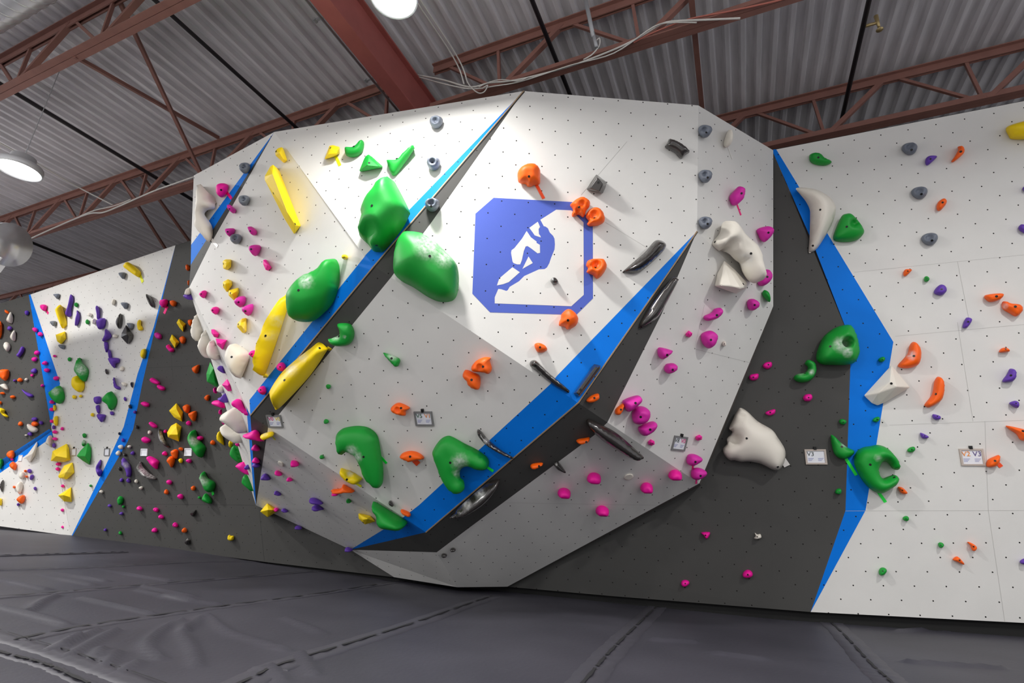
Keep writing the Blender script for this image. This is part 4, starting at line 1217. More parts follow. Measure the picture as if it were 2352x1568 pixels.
F8|bk|r|.1|p1348.9,961.9 1364.7,965.9 1388.4,977.8 1417.4,994.9 1457,1029.2 1478,1048.9 1472.8,1055.5 1459.6,1057.6 1430.6,1042.3 1388.4,1014.7 1356.8,987 1347.6,973.8||long black bar hold under the right ridge corner
F8|og|b|.06|p1354.2,1004.1 1351.5,1014.7 1333.1,1019.9 1323.8,1013.4 1327.8,1008.1 1343.6,1005.4|b,1346.8,1014.9|orange hold on the dark stripe left of the long black bar
F8|og|b|.06|p1244.8,1062.1 1244.8,1068.7 1227.6,1077.1 1218.4,1072.7 1222.3,1064.8|b,1238.2,1070|lower orange oval on the dark stripe of the underside
F8|bk|r|.14|p1148,1100.8 1142.9,1119.9 1119.9,1150.5 1089.3,1173.5 1058.7,1187.5 1033.2,1190.1 1045.9,1178.6 1051,1168.4 1089.3,1132.7 1122.4,1107.1 1140.3,1100.8|c,1102,1132.7,11.5;c,1071.4,1158.2,10.2|large black chalked crescent hold on the underside's dark stripe
F8|bk|s|.05|e1040.3,1262,14,9.2,0||right one of two dark pebble footholds low on the underside
F8|bk|s|.05|e1019.9,1275,13.3,10.2,0||left one of two dark pebble footholds low on the underside
W2|pk|s|.05|p1751.5,839.6 1758.3,832.2 1771.5,831.3 1772.9,841 1764.1,847.2 1755.3,844.8|b,1765,837.2|hot pink knob directly right of the tiny hot pink cube hold on the right facet
W2|pk|s|.05|p1720.1,863.6 1726,859.5 1741.8,858.3 1740.1,870.4 1728.9,873.6 1721.6,870.4|b,1730.4,866|small hot pink knob directly above the giant white knuckle-bone hold on the dark right wall
W2|pk|s|.05|p1758.3,946.7 1768.5,941.7 1780.3,939.9 1779.4,949.6 1768.5,954 1759.7,951.1|b,1769.1,947|small hot pink knob directly above the small white star-shaped foothold on the dark right wall
W1|pk|s|.06|p1844.8,911.5 1850.7,905.6 1862.4,905 1866,912.9 1861,920.3 1850.7,921.1 1845.7,917.3|b,1857.2,912.9|hot pink knob directly below the green curled hold lower left of the green holed boulder
W2|wh|b|.2|p1701,936.4 1717.2,945.2 1740.6,967.2 1772.9,986.3 1786.1,1003.9 1802.3,1030.3 1803.7,1050.9 1797.9,1068.5 1787.6,1078.7 1772.9,1077.3 1749.4,1065.5 1723,1059.7 1702.5,1060.2 1687.8,1056.7 1676.1,1056.1 1664.3,1045 1660.8,1030.3 1670.2,1018.6 1670.2,1006.8 1682,992.2 1674.6,983.4 1682,965.8 1692.2,945.2|b,1715.1,1006.5;b,1786.7,1072;q,1687.8,1008.3,13.2,.5;q,1705.4,956.9,5.3,.25|giant white knuckle-bone hold on the dark right wall
W2|pk|s|.05|p1610.5,1222.4 1630.4,1222 1626.8,1234 1621.4,1236.8 1615.9,1229.2|b,1620.6,1228.9|hot pink triangular foothold low on the dark right wall
W2|wh|s|.05|p1733.6,1223.1 1739.1,1226.7 1746.3,1226 1748.9,1234 1740.9,1237.6 1731.8,1235.8 1735.5,1230.3|b,1739.4,1232.5|small white star-shaped foothold on the dark right wall
W2|pk|s|.06|e1717.3,1318,22.5,20.3,0|b,1717.7,1319.4|round hot pink foothold low on the dark right wall, right one
W2|pk|s|.05|e1573.5,1339,18.8,16.7,0|b,1573.9,1339.7|round hot pink foothold low on the dark right wall, left one
W1|gn|b|.22|p1943.7,745.5 1955.5,749.9 1967.2,770.4 1973.1,799.7 1973.1,814.4 1962.8,832 1940.8,837.9 1911.5,837.9 1888,836.4 1875.7,826.1 1876.3,808.5 1885.1,785.1 1893.9,770.4 1917.3,752.8|b,1907.1,795.3;q,1942.9,788,10.6,.85;c,1932,790.9,17.6;c,1946.7,808.5,11.7|big green boulder hold with a deep hole beside the blue stripe
W1|gn|b|.1|p1855.7,826.1 1870.4,832 1875.4,846.7 1871.9,861.3 1861.6,873.1 1844,878.4 1827.9,874.5 1822.9,865.7 1832.3,858.4 1848.4,855.5 1855.7,843.7 1848.4,834.9|b,1849.3,857.5;c,1838.1,849.6,11.7;c,1864.5,854,6.5|green curled hold lower left of the green holed boulder
W1|gn|s|.05|e2025.3,825.3,15.8,12.3,-15|b,2026.5,825.6|small green knob directly left of the big orange heel-shaped hold right of the white wedge
W1|gn|s|.05|e2012.7,963.1,17,12.3,-20|b,2014.7,962.5|small green knob directly below the white wedge hold on the blue stripe's bend
W1|gn|s|.05|e1935.5,968.4,17,13.2,0|b,1936.7,969|small green knob directly above the green fish-shaped hold touching the C-shaped doughnut hold
W1|gn|s|.05|e2093.3,1032.4,18.8,13.5,-25|b,2094.5,1032.1|small green knob directly above the small orange wing hold under the C-shaped doughnut hold
W1|gn|s|.05|e1925.6,1128.3,15.3,14.1,0|b,1926.1,1128.9|small green knob directly below the green fish-shaped hold touching the C-shaped doughnut hold
W1|gn|b|.09|p1859.2,356.3 1872.4,350.4 1885.6,353.3 1894.4,362.1 1909.1,369.5 1907.6,375.3 1894.4,380.3 1873.9,378.3 1860.7,370.9|b,1879.7,361.5|green slug-shaped hold at the top of the right white wall
W1|gy|j|.09|e2089.5,341,36.4,28.7,-10|b,2093.9,343.9|top one of three grey ring holds on the right white wall
W1|gy|j|.09|e2112.1,442.2,38.1,28.7,-10|b,2116.5,445.7|middle one of three grey ring holds on the right white wall
W1|gy|j|.09|e2135.5,548.4,38.7,28.7,-10|b,2140.8,552.2|lowest one of three grey ring holds on the right white wall
W1|pu|b|.06|p2126.1,365.1 2134.9,357.7 2151.1,357.7 2149.6,363.6 2132,379.1 2125.6,376.8|b,2137.3,365.1|purple hold near the top grey round hold of the right wall
W1|og|b|.07|p2199.5,337.2 2209.7,335.7 2215.6,344.5 2211.2,354.8 2190.7,371.5 2184.8,370.9 2190.7,362.1 2200.9,344.5|b,2206.8,348.1|orange teardrop hold at the top of the right white wall
W1|ye|b|.13|p2312.4,291.7 2354.9,277.1 2396,268.3 2396,315.2 2360.8,319.6 2325.6,319.6 2316.8,312.3||big yellow hold cut by the top right edge
W1|og|b|.07|p2154,464.8 2167.2,455.4 2174.5,460.4 2171.6,470.7 2158.4,483.9 2151.1,479.5|b,2165.2,464.8|orange oval hold just below the middle grey round hold
W1|og|s|.05|p2076.3,621.7 2082.1,617.9 2094.5,618.8 2089.5,626.1 2079.2,634.4 2074.8,630.5|b,2085.1,622.3|small orange comma hold left of the tiny green one
W1|gn|s|.05|e2128.2,640.8,13.5,12.9,0|b,2129.7,639.6|tiny green knob left of the purple lump on the right wall
W1|pu|b|.07|p2149.6,661.3 2161.3,653.1 2171.6,656.9 2174.5,667.2 2167.2,676 2158.4,678.4 2145.2,673.1|b,2162.8,664.3|knobbly purple hold in the middle of the right white wall
W1|og|b|.08|p2261.1,678.9 2278.7,674.5 2302.1,673.7 2305.1,678.9 2296.3,687.7 2275.7,693.6 2264,687.7|b,2288.9,680.4|flat orange hold, left one of a pair near the right edge
W1|og|b|.09|p2302.1,693.6 2310.9,692.1 2322.7,696.5 2343.2,699.5 2349.1,712.7 2334.4,726.5 2319.7,720 2302.1,708.3|b,2332.1,703.9;c,2308,702.4,7.3|lumpy orange hold, right one of a pair near the right edge
W1|pu|b|.06|p2338.8,522 2346.1,514.7 2356.4,519.1 2356.4,535.2 2346.1,532.3 2340.9,527.9||purple hold at the right edge in line with the lowest grey hold
W1|pu|b|.06|p2349.1,431.1 2359.3,425.2 2359.3,439.9 2350.5,436.9||sliver of purple hold at the right edge above the other
W1|pu|b|.06|p2212.1,744 2219.5,729.3 2232.7,732.3 2228.3,744 2219.5,753.4 2211.3,752.2|b,2223.9,738.7|slanted purple block hold above the right wall's panel seam
W1|gn|b|.13|p1932.5,497.1 1944.3,490.6 1956,491.2 1970.7,505.9 1983.9,526.4 1982.4,538.1 1967.7,551.3 1944.3,555.7 1920.8,554.3 1913.5,546.9 1917.9,529.3|b,1944.9,520.5;q,1961.9,513.2,9.4,.5|rounded green triangle hold beside the white crescent
W1|wh|r|.16|p1828.4,432.5 1850.4,431.1 1879.7,436.9 1906.1,453.1 1917.9,470.7 1919.3,485.3 1912,511.7 1894.4,544 1876.8,570.4 1865.1,578.6 1857.7,578.6 1859.2,549.9 1860.7,497.1 1859.2,479.5 1850.4,461.9 1838.7,447.2|b,1884.1,481.5;b,1867.1,564|giant white crescent hold over the blue stripe
W1|wh|f|.16|p2047.9,837.9 2090.4,889.2 2034.7,922.9 2015.6,931.2 2002.4,925.9 1984.2,908.3|k,2044.9,876,1;k,2059.6,887.7,1;k,2017.1,902.4,.8;b,2047.3,880.4|white wedge hold on the blue stripe's bend
W1|og|b|.1|p2096.3,785.1 2106.5,788 2115.3,802.7 2115.3,823.2 2108,837.9 2087.5,845.2 2066.9,843.7 2062.5,837.9 2072.8,826.1 2084.5,811.5 2088.9,793.9|b,2099.2,817.3;c,2093.3,815.9,10.3|big orange heel-shaped hold right of the white wedge
W1|og|b|.1|p2153.5,864.9 2165.2,870.1 2169.6,887.7 2163.7,917.1 2137.3,934.7 2125.6,933.2 2124.1,927.3 2140.3,905.3 2146.1,876|b,2149.1,904.5|big orange peanut-shaped hold below the orange heel-shaped hold
W1|pu|s|.05|p2143.2,950.8 2159.3,955.2 2159.3,962.5 2149.1,964 2141.7,958.1|b,2152.9,955.8|small purple hold under the orange peanut-shaped hold
W1|pu|s|.05|p2113.9,993.3 2132.9,1002.1 2127.1,1007.4 2116.8,1005.1|b,2124.1,1000.7|small purple hold above the green oval on the right wall
W1|pu|b|.08|p2319.2,846.7 2332.4,849.6 2333.9,864.3 2325.1,876 2304.5,877.5 2303.1,871.6 2313.3,858.4|b,2322.1,861.9|pale purple wrinkled hold right of the peanut-shaped hold
W1|pu|b|.06|p2317.7,925.9 2330.9,920 2340.3,924.4 2339.7,934.7 2332.4,936.1|b,2333.9,925.9|purple fan hold below the pale wrinkled purple hold
W1|og|s|.06|p2294.3,807.1 2300.1,799.7 2311.9,798.3 2319.2,804.1 2316.3,807.9 2298.7,809.1|b,2309.8,801.2|small orange sliver hold above the pale wrinkled purple hold
W1|og|b|.1|p2311.9,977.2 2348.5,984.5 2374.9,993.3 2374.9,1010.9 2345.6,1010.9 2333.9,996.3 2316.3,984.5|b,2350,989.8|long orange spike hold cut by the right edge
W1|gn|b|.18|p1999.5,1024.1 2017.1,1021.2 2037.6,1028.5 2055.2,1046.1 2065.5,1063.7 2067.5,1074 2061.1,1079.3 2049.3,1075.5 2040.5,1063.7 2031.7,1059.3 2021.5,1066.7 2018.5,1081.3 2025.9,1097.5 2037.6,1094.5 2052.3,1090.1 2062.5,1094.5 2063.4,1106.3 2055.2,1116.5 2034.7,1129.7 2020,1132.7 2002.4,1125.3 1981.9,1104.8 1967.2,1078.4 1961.3,1057.9 1967.2,1037.3 1981.9,1027.1|b,1998.9,1066.7;b,2053.7,1096;c,2017.1,1052,6.5|big green C-shaped doughnut hold on the blue stripe
W1|gn|b|.09|p1908.5,999.2 1917.3,1002.1 1929.1,1013.9 1946.7,1027.1 1961.3,1034.4 1959.9,1043.2 1946.7,1052 1932,1053.5 1917.3,1043.2 1910,1019.7|b,1933.5,1025.6;c,1940.8,1018.3,8.8|green fish-shaped hold touching the C-shaped doughnut hold
W1|og|b|.08|p2267.9,1056.4 2284,1047.6 2294.3,1044.7 2297.2,1052 2292.8,1066.7 2281.1,1072.5 2266.4,1071.1|b,2285.5,1057.9|orange cone hold right of the V2 V3 route card
W1|og|s|.05|p2062,1118 2072.8,1119.5 2084.5,1131.2 2077.2,1134.7 2066.9,1129.7|b,2072.8,1125.3|small orange wing hold under the C-shaped doughnut hold
W1|gn|s|.05|e2080.7,1190.5,13.8,13,0|b,2081,1190.8|small green knob directly below the small orange wing hold under the C-shaped doughnut hold
W1|gn|s|.05|e2161.1,1251.3,13.8,13,0|b,2161.5,1251.7|green knob directly lower right of the small orange wing hold under the C-shaped doughnut hold
W1|gn|s|.06|e2027.1,1311.8,21,16.7,-30|b,2027.8,1311.1|small green knob directly below the big green C-shaped doughnut hold on the blue stripe
W1|og|s|.05|p2221.6,1244.1 2231.7,1246.6 2243.7,1255.7 2240.8,1264 2233.5,1264 2228.1,1252.1|b,2236.4,1255|orange knob directly lower right of the small orange wing hold under the C-shaped doughnut hold
W1|og|s|.05|p2188.3,1282.9 2199.1,1277.4 2213.6,1291.9 2212.9,1296.6 2202.7,1291.9 2190.1,1286.5|b,2204.2,1286.1|small orange knob directly lower right of the green fish-shaped hold touching the C-shaped doughnut hold
W1|pu|s|.05|p2342.2,1288.3 2352,1282.1 2360.3,1286.5 2358.5,1295.5 2345.8,1294.4||small purple knob directly below the long orange spike hold cut by the right edge
W3|gy|s|.06|p122.2,675.6 136.6,674.9 135.9,682.5 132,687.1 126.3,681.3||small grey knob directly above the tall yellow prism hold on the left white wall
W3|gy|s|.06|p114.8,738.3 128.6,737.6 128.1,747.9 120.6,747.9||grey knob directly lower left of the tall yellow prism hold on the left white wall
W3|gy|s|.06|p134.3,791.5 148.8,792.7 147,801.9 137.8,798.4||small grey knob directly below the yellow faceted hold directly under the tall yellow prism
W3|gy|s|.07|p277.4,695.1 292.8,695.1 293.5,704.3 288.2,710 282.4,704.3||small grey knob directly above the upright black oval hold left of the black diamond
W3|gy|s|.06|p291.6,742.2 306.5,742.9 306.5,752.5 300.8,756 295.1,750.2||small grey knob directly left of the yellow crescent hold right of the black diamond
W3|gy|s|.07|p272.4,626.5 287.8,626 287,636.7 281.9,640.6 275.5,634.2||small grey knob directly above the yellow crescent hold right of the black diamond
W3|pk|b|.09|p92.5,700.8 102.2,699.2 107.9,702.5 106.8,711.2 102.2,714.6 95.3,710||hot pink rounded hold directly left of the broad purple hold under the thin purple spike
W3|pu|r|.09|p163,675.6 168.8,688.2 164.2,708.9 164.2,725 156.1,727.7 150.4,719.2 156.1,702 159.6,683.6||tall purple blade hold near the top of the left white wall
W3|pu|r|.08|p176.8,712.3 183.7,726.1 180.3,743.3 172.2,747.5 172.7,731.8 175.7,720.4||shorter purple blade right of the tall purple blade
W3|gn|s|.05|e175,699.7,8.7,10.6,0||small green knob directly above the shorter purple blade right of the tall purple blade
W3|ye|r|.12|p137.8,699.7 143.5,706.6 153.4,741 150.4,750.2 143.5,754.1 137.8,743.3 127.4,713.5 130.9,705.4||tall yellow prism hold on the left white wall
W3|ye|f|.12|p149.3,760.6 152,777.8 140.1,790.4 130.9,783.5 127.4,768.6|k,141.2,772,1;k,138.9,780.1,.8|yellow faceted hold directly under the tall yellow prism
W3|wh|s|.05|e206.7,722.7,9.6,8.7,0||small white knob directly right of the shorter purple blade right of the tall purple blade
W3|wh|s|.06|e215.4,737.6,9.6,14.2,0||small white knob directly upper left of the broad purple hold under the thin purple spike
W3|wh|s|.05|e260.6,694,8.3,14.2,0||small white knob directly above the upright black oval hold left of the black diamond
W3|gn|s|.05|e200.5,739.2,8.3,11.5,0||small green knob directly right of the shorter purple blade right of the tall purple blade
W3|pu|r|.07|p222.7,701.5 228.5,711.2 229.6,731.8 222.7,731.8 221.6,720.4 219.3,706.6||thin purple spike on top of the broad purple hold
W3|pu|b|.1|p222.7,734.1 241.1,730.7 242.3,745.6 236.5,754.8 227.3,756 222.7,747.9||broad purple hold under the thin purple spike
W3|pu|b|.1|p243.4,754.8 256.7,770.9 248,780.1 238.8,784.7 235.4,780.1 241.1,768.6||purple rounded hold directly left of the black diamond-shaped hold on the left white wall
W3|pu|b|.07|p240,784.7 248,787 249.1,800.7 244.5,809.5 240.6,798.4||purple rounded hold directly below the broad purple hold under the thin purple spike
W3|pu|r|.08|p250.3,801.9 254.9,807.6 257.2,821.4 251.4,823.7 248,811.1||purple elongated hold directly below the broad purple hold under the thin purple spike
W3|pu|b|.1|p250.3,821.4 273.2,822.5 274.4,831.7 266.4,835.2 264.1,845.5 257.2,839.8 250.3,828.3||purple rounded hold directly left of the yellow hold overlapping the left wall's right blue stripe
W3|pu|b|.08|p260.6,866.2 267.5,883.4 276.7,889.1 274.4,895.3 264.1,890.3 260.6,876.5||purple rounded hold directly right of the yellow horn hold under the green chalked pyramid
W3|pu|b|.08|p216.3,912.1 230.8,910.5 231.9,922.4 223.9,928.2 217,923.6||purple rounded hold directly lower right of the yellow horn hold under the green chalked pyramid
W3|pu|b|.07|p220.9,931.6 228.5,930.5 229.6,945.4 226.2,950 221.6,940.8||purple rounded hold directly above the green faceted fin hold low on the left white wall
W3|pu|b|.09|p222.7,951.1 242.3,952.3 240,961.5 234.2,969.5 227.3,963.8||purple rounded hold directly above the purple crescent hold low beside the left wall's blue stripe
W3|ye|b|.07|p319.2,734.1 324.2,736.4 323.8,745.6 328.4,752.5 327.2,758.3 318,757.6 315,743.3||yellow crescent hold right of the black diamond
W3|ye|b|.09|p326.1,803 334.1,800.7 336.4,809.9 331.8,823.7 323.8,819.1 323.3,811.1||yellow hold overlapping the left wall's right blue stripe
W3|bk|r|.09|p335.2,675.6 342.1,677.9 351.3,690.5 355.9,705.4 346.7,704.3 337.5,688.2||black leaf hold at the top right of the left white wall
W3|bk|r|.09|p276.7,719.2 280.6,731.8 279,747.9 273.2,754.8 265.9,743.3 267.5,731.8||upright black oval hold left of the black diamond
W3|bk|f|.15|p289.3,745.6 306.5,768.6 305.4,777.8 292.8,790.4 277.8,774.3 279,765.1|k,291.6,767.4,1;k,296.2,773.2,.9|black diamond-shaped hold on the left white wall
W3|wh|s|.05|e264.1,772,11.9,8.7,0||small white knob directly left of the black diamond-shaped hold on the left white wall
W3|wh|s|.05|e279.7,846.7,10.1,11.5,0||small white knob directly below the black diamond-shaped hold on the left white wall
W3|wh|s|.05|e284.7,882.3,12.4,9.6,30||small white knob directly right of the yellow horn hold under the green chalked pyramid
W3|bk|s|.05|e245.2,853.5,6.9,13.8,-15||small black knob directly upper right of the yellow horn hold under the green chalked pyramid
W3|bk|s|.05|p299.7,878.8 305.4,877.7 304.2,889.8 300.8,885.7||small black knob directly below the yellow hold overlapping the left wall's right blue stripe
W3|gn|s|.05|e159.6,824.8,8.3,10.1,0||small green knob directly below the yellow faceted hold directly under the tall yellow prism
W3|pk|s|.05|e125.6,817.5,7.8,6,0||small hot pink knob directly below the yellow faceted hold directly under the tall yellow prism
W3|pu|s|.05|e287.5,916.2,6,9.6,-15||small purple knob directly right of the yellow horn hold under the green chalked pyramid
W3|bk|f|.05|p294.6,930.5 299.7,928.2 303.1,933.9 300.8,938 295.8,936.7|k,298.5,932.8,1|black faceted hold directly below the yellow hold overlapping the left wall's right blue stripe
W3|pu|s|.05|e310,946.1,6.9,8.3,0||small purple knob directly above the big pink fist-shaped hold above the chalk-dusted crescent
W3|pu|s|.06|e257.6,948.8,9.2,9.6,0||small purple knob directly lower right of the yellow horn hold under the green chalked pyramid
W3|gn|b|.14|p182.5,820.9 189.4,832.9 202.1,846.7 203.2,860.4 195.2,876.5 183.7,866.2 173.4,851.3 175.7,837.5|c,186,846.7,13.8|green chalked pyramid hold in the middle of the left white wall
W3|ye|b|.13|p169.9,866.2 181.4,861.6 190.6,871.9 194.7,883.4 191.7,896 181.4,900.6 168.8,889.1 166.5,876.5|q,183.7,871.9,5.7,.5|yellow horn hold under the green chalked pyramid
W3|gn|b|.15|p136.6,885.2 144.7,894.9 148.8,908.7 147,919 137.3,927.5 126.3,921.3 114.8,904.1 121.7,894.9|c,127.4,898.3,9.2|green pyramid hold on the corner blue stripe of the left wall
W3|gn|b|.14|p254.9,898.3 264.1,907.5 269.1,917.8 266.4,931.6 256,942.6 249.1,930.5 237.7,921.3 240,911||bright green pyramid hold on the right of the left white wall
W3|ye|s|.05|e170.6,911.4,9.2,9.6,0||small yellow knob directly below the yellow faceted hold directly under the tall yellow prism
W3|ye|s|.05|e185.3,909.6,7.3,6.9,0||small yellow knob directly below the yellow horn hold under the green chalked pyramid
W3|ye|s|.05|e212.4,952.3,8.3,8.3,0||small yellow knob directly lower right of the yellow horn hold under the green chalked pyramid
W3|ye|b|.11|p295.9,602.3 322.7,622.7 321.4,634.2 315.1,635.5 287,615.1 288.3,606.1||yellow brick hold with tape tail at the top of the left white wall
W3|gn|s|.06|e194,999.9,9.2,10.6,0||small green knob directly below the yellow horn hold under the green chalked pyramid
W3|gn|s|.06|e192.4,1017.6,9.2,14.2,0|c,192.9,1012.5,6.9|small green knob directly above the green faceted fin hold low on the left white wall
W3|gn|f|.15|p202.1,1016 209.4,1028.6 210.1,1047 205.5,1067.6 190.6,1058.4 175.7,1047 183.7,1035.5|k,195.2,1047,1;k,204.4,1060.7,.7|green faceted fin hold low on the left white wall
W3|ye|f|.15|p153.2,1018.3 158.4,1028.6 162.1,1056.1 147,1060.7 116.6,1058.4 120.6,1035.5|k,128.6,1047,1;k,153.8,1051.5,1;k,152.7,1033.2,.7|highest of three stacked yellow wedges low on the left wall
W3|ye|f|.15|p166.5,1061.4 171.1,1084.8 152.7,1100.9 135.5,1097.5 133.2,1092.9 147,1068.8|k,151.5,1083.7,1;k,147,1095.2,.7;c,158.4,1086,6.9|middle of three stacked yellow wedges low on the left wall
W3|ye|f|.15|p163.5,1118.1 164.9,1152.6 147,1151.4 133.2,1137.7 147,1129.6|k,144.7,1136.5,1;k,160.7,1141.1,.9|lowest of three stacked yellow wedges low on the left wall
W3|pu|r|.09|p230.8,1055 231.9,1065.3 228.5,1074.5 235.4,1081.4 229.6,1094 222.7,1088.3 220,1072.2||purple crescent hold low beside the left wall's blue stripe
W3|wh|s|.06|e277.8,1026.3,11.9,11.5,0||small white knob directly lower right of the yellow horn hold under the green chalked pyramid
W3|wh|s|.06|e272.1,1040.5,11,12.9,0||small white knob directly left of the big pink fist-shaped hold above the chalk-dusted crescent
W3|wh|s|.05|e297.4,1025.4,8.7,7.3,0||white knob directly left of the chalked dark feather-shaped hold left of the lower yellow block
W3|pu|s|.05|e283.1,1010.7,7.3,9.2,0||purple knob directly left of the chalked dark feather-shaped hold left of the lower yellow block
W3|bk|s|.05|e274.4,995.3,4.6,6.9,0||black knob directly left of the chalked dark feather-shaped hold left of the lower yellow block
W3|gn|s|.05|e208.5,1115.2,5.1,6.4,0||small green knob directly below the green faceted fin hold low on the left white wall
W3|wh|s|.05|e233.1,1128.9,9.2,7.8,0||small white knob directly below the purple crescent hold low beside the left wall's blue stripe
W3|pk|s|.06|e119.4,923,11.5,8.7,0||hot pink knob directly lower left of the yellow horn hold under the green chalked pyramid
W3|pk|s|.06|e118.9,940.2,11,8.3,0||hot pink knob directly upper left of the big pink fist-shaped hold above the chalk-dusted crescent
W3|ye|s|.06|e125.4,936.3,6.4,13.8,0||small yellow knob directly lower left of the yellow horn hold under the green chalked pyramid
W3|pk|s|.06|e119.4,967.3,9.2,8.3,0||hot pink knob, fourth one below the shorter purple blade right of the tall purple blade
W3|ye|b|.09|p125.1,958.6 132,955.1 133.2,971.2 129.7,978.1 125.1,971.2||yellow rounded hold directly lower left of the yellow horn hold under the green chalked pyramid
W3|pu|s|.06|e123.5,980.8,6.9,9.2,0||small purple knob directly lower left of the yellow horn hold under the green chalked pyramid
W3|pk|s|.06|e126.3,991.8,11,8.7,0||hot pink knob, sixth one left of the big pink fist-shaped hold above the chalk-dusted crescent
W3|pk|s|.06|e126.3,1007.5,10.6,7.8,0||hot pink knob directly below the lower white spearhead hold on the far left dark wall
W3|pu|s|.06|e124.5,1022.8,8.3,11,0||purple knob directly left of the green faceted fin hold low on the left white wall
W3|pk|s|.05|e142.8,984.3,7.3,7.8,0||small hot pink knob directly below the yellow horn hold under the green chalked pyramid
W3|pk|s|.06|e134.1,1065.3,11,8.3,0||small hot pink knob, second one below the yellow horn hold under the green chalked pyramid
W3|pk|s|.06|e132.7,1076.8,9.2,8.7,0||small hot pink knob, second one below the white egg hold below the two white spearheads
W3|pk|s|.05|e144.2,1115.8,7.8,7.3,0||small hot pink knob directly left of the big pink fist-shaped hold above the chalk-dusted crescent
W3|pk|s|.05|e120.6,1180.6,7.3,7.3,0||hot pink knob directly below the tall white fin volume on the far left lower wall
W3|pk|s|.05|e143.5,1171,7.8,7.3,0||hot pink knob directly lower left of the big pink fist-shaped hold above the chalk-dusted crescent
W3|pk|s|.05|e144.7,1210,7.3,6.9,0||hot pink knob directly below the green faceted fin hold low on the left white wall
W3|pu|s|.05|e52.8,1198,7.3,7.8,0||small purple knob directly below the orange pointed hold low on the far left white wall
W3|pk|b|.12|p367.3,696.3 369.6,688.7 383.3,687.1 386.1,695.1 381,705.4 375.3,706.6 369.6,702||round hot pink hold with tape at the dark left wall's upper edge
W3|og|b|.09|p390.9,691.7 398.3,689.4 405.8,694 404,702 398.3,703.8 392.5,699.7||orange hold right of the taped pink hold on the dark left wall
W3|ye|f|.13|p410.9,731.4 427,743.3 420.5,762.2 412,752.5 405.1,741|k,413.2,741,.9;k,420.1,750.2,1|upper yellow shard hold on the dark left wall
W3|og|b|.08|p432,735.3 438.4,733.7 444.9,736.4 443.5,746.8 437.3,749.1 432.7,743.3||orange rounded hold directly right of the upper yellow shard hold on the dark left wall
W3|mg|b|.09|p355.3,766.3 361.5,763.1 370.7,768.6 371.4,776.6 366.1,779.2 358.1,775.5||magenta rounded hold directly left of the lower yellow shard hold on the dark left wall
W3|ye|f|.13|p394.8,767.4 412.7,785.8 401.7,799.6 389.1,780.1|k,397.1,780.1,.9;k,404,787,1|lower yellow shard hold on the dark left wall
W3|pk|b|.09|p382.2,796.1 387.9,790.6 394.8,798.4 400.6,801.9 398.3,808.1 390.2,807.6||hot pink rounded hold directly right of the black diamond-shaped hold on the left white wall
W3|og|b|.08|p412.7,775.5 420.1,771.6 427,777.8 424.7,787 418.9,789.3 413.6,783.5||orange rounded hold directly right of the lower yellow shard hold on the dark left wall
W3|og|b|.09|p441.4,845.5 449.9,839.3 458.6,837.9 456.8,851.3 452.2,857.7 445.3,854.7||orange rounded hold directly left of the large white egg-shaped hold low on the left facet
W3|pk|b|.09|p344.8,870.8 351.2,867.3 366.1,876.5 366.8,882.3 358.1,882.3 347.7,877.7||hot pink rounded hold directly below the yellow hold overlapping the left wall's right blue stripe
W3|pk|b|.08|p360.4,885.7 366.1,883.9 378.7,889.1 378.7,895.3 370.7,896.7 362.7,891.4||hot pink rounded hold directly below the lower yellow shard hold on the dark left wall
W3|pk|b|.08|p323.6,924.7 332.8,922 343.1,927 341.5,933.5 332.8,933.9 325.9,929.8||hot pink rounded hold directly right of the yellow horn hold under the green chalked pyramid
W3|og|b|.07|p469.7,912.1 475.2,906.8 481.6,907.5 480.9,915.5 477.5,920.6 471.7,917.8||orange rounded hold directly below the lowest of three white domes on the block's left edge
W3|ye|f|.17|p405.1,925.2 420.5,946.5 418.5,968.4 399.4,958 387.9,943.1|k,405.1,938.5,.8;k,415.5,959.2,1|upper of two big stacked yellow blocks on the dark left wall
W3|ye|f|.17|p405.1,970.5 417.1,979.7 411.3,1014.1 385.6,1003.8 383.3,993.5 392.5,977.4|k,405.1,979.7,.8;k,408.6,998.1,1;k,390.2,998.1,.8|lower of two big stacked yellow blocks on the dark left wall
W3|og|b|.1|p420.5,933.9 428.1,928.4 436.6,931.6 435.7,944.2 430.4,948.8 422.4,943.1||orange rounded hold directly below the lower yellow shard hold on the dark left wall
W3|og|b|.1|p433.4,951.1 440.7,945.4 451.8,944.2 451.1,959.2 446.5,967.7 438.4,961.5||orange rounded hold directly above the upper green claw hold on the dark left wall
W3|pk|b|.08|p342,971.8 348.9,968.4 360.8,976.4 360.4,981.7 351.2,982.1||hot pink rounded hold, second one above the big pink fist-shaped hold above the chalk-dusted crescent
W3|pk|s|.07|e433.8,971.8,11.5,11.5,0||small hot pink knob directly above the upper green claw hold on the dark left wall
W3|wh|s|.05|e343.8,992.7,9.6,8.7,0||small white knob directly above the big pink fist-shaped hold above the chalk-dusted crescent
W3|pk|b|.08|p325.5,1006.1 334,1002.7 345.4,1008.4 344.3,1014.1 335.1,1017.8 327.1,1014.1||hot pink rounded hold directly above the big pink fist-shaped hold above the chalk-dusted crescent
W3|wh|s|.05|e297.2,1025.6,8.7,7.8,0||small white knob directly upper left of the big pink fist-shaped hold above the chalk-dusted crescent
W3|bk|r|.09|p366.1,984.3 370.7,988.9 377.6,1009.6 391.4,1026.8 378.7,1024.5 366.1,1009.6 362.7,993.5|c,371.8,1005,13.8|chalked dark feather-shaped hold left of the lower yellow block
W3|bk|r|.13|p322.5,1060.1 327.1,1071.5 342,1085.3 360.4,1098 355.8,1100.9 332.8,1096.8 316.7,1078.4 319,1064.7|c,330.5,1078.4,16.1;c,346.6,1092.2,11.5|large black chalk-dusted crescent hold low on the dark left wall
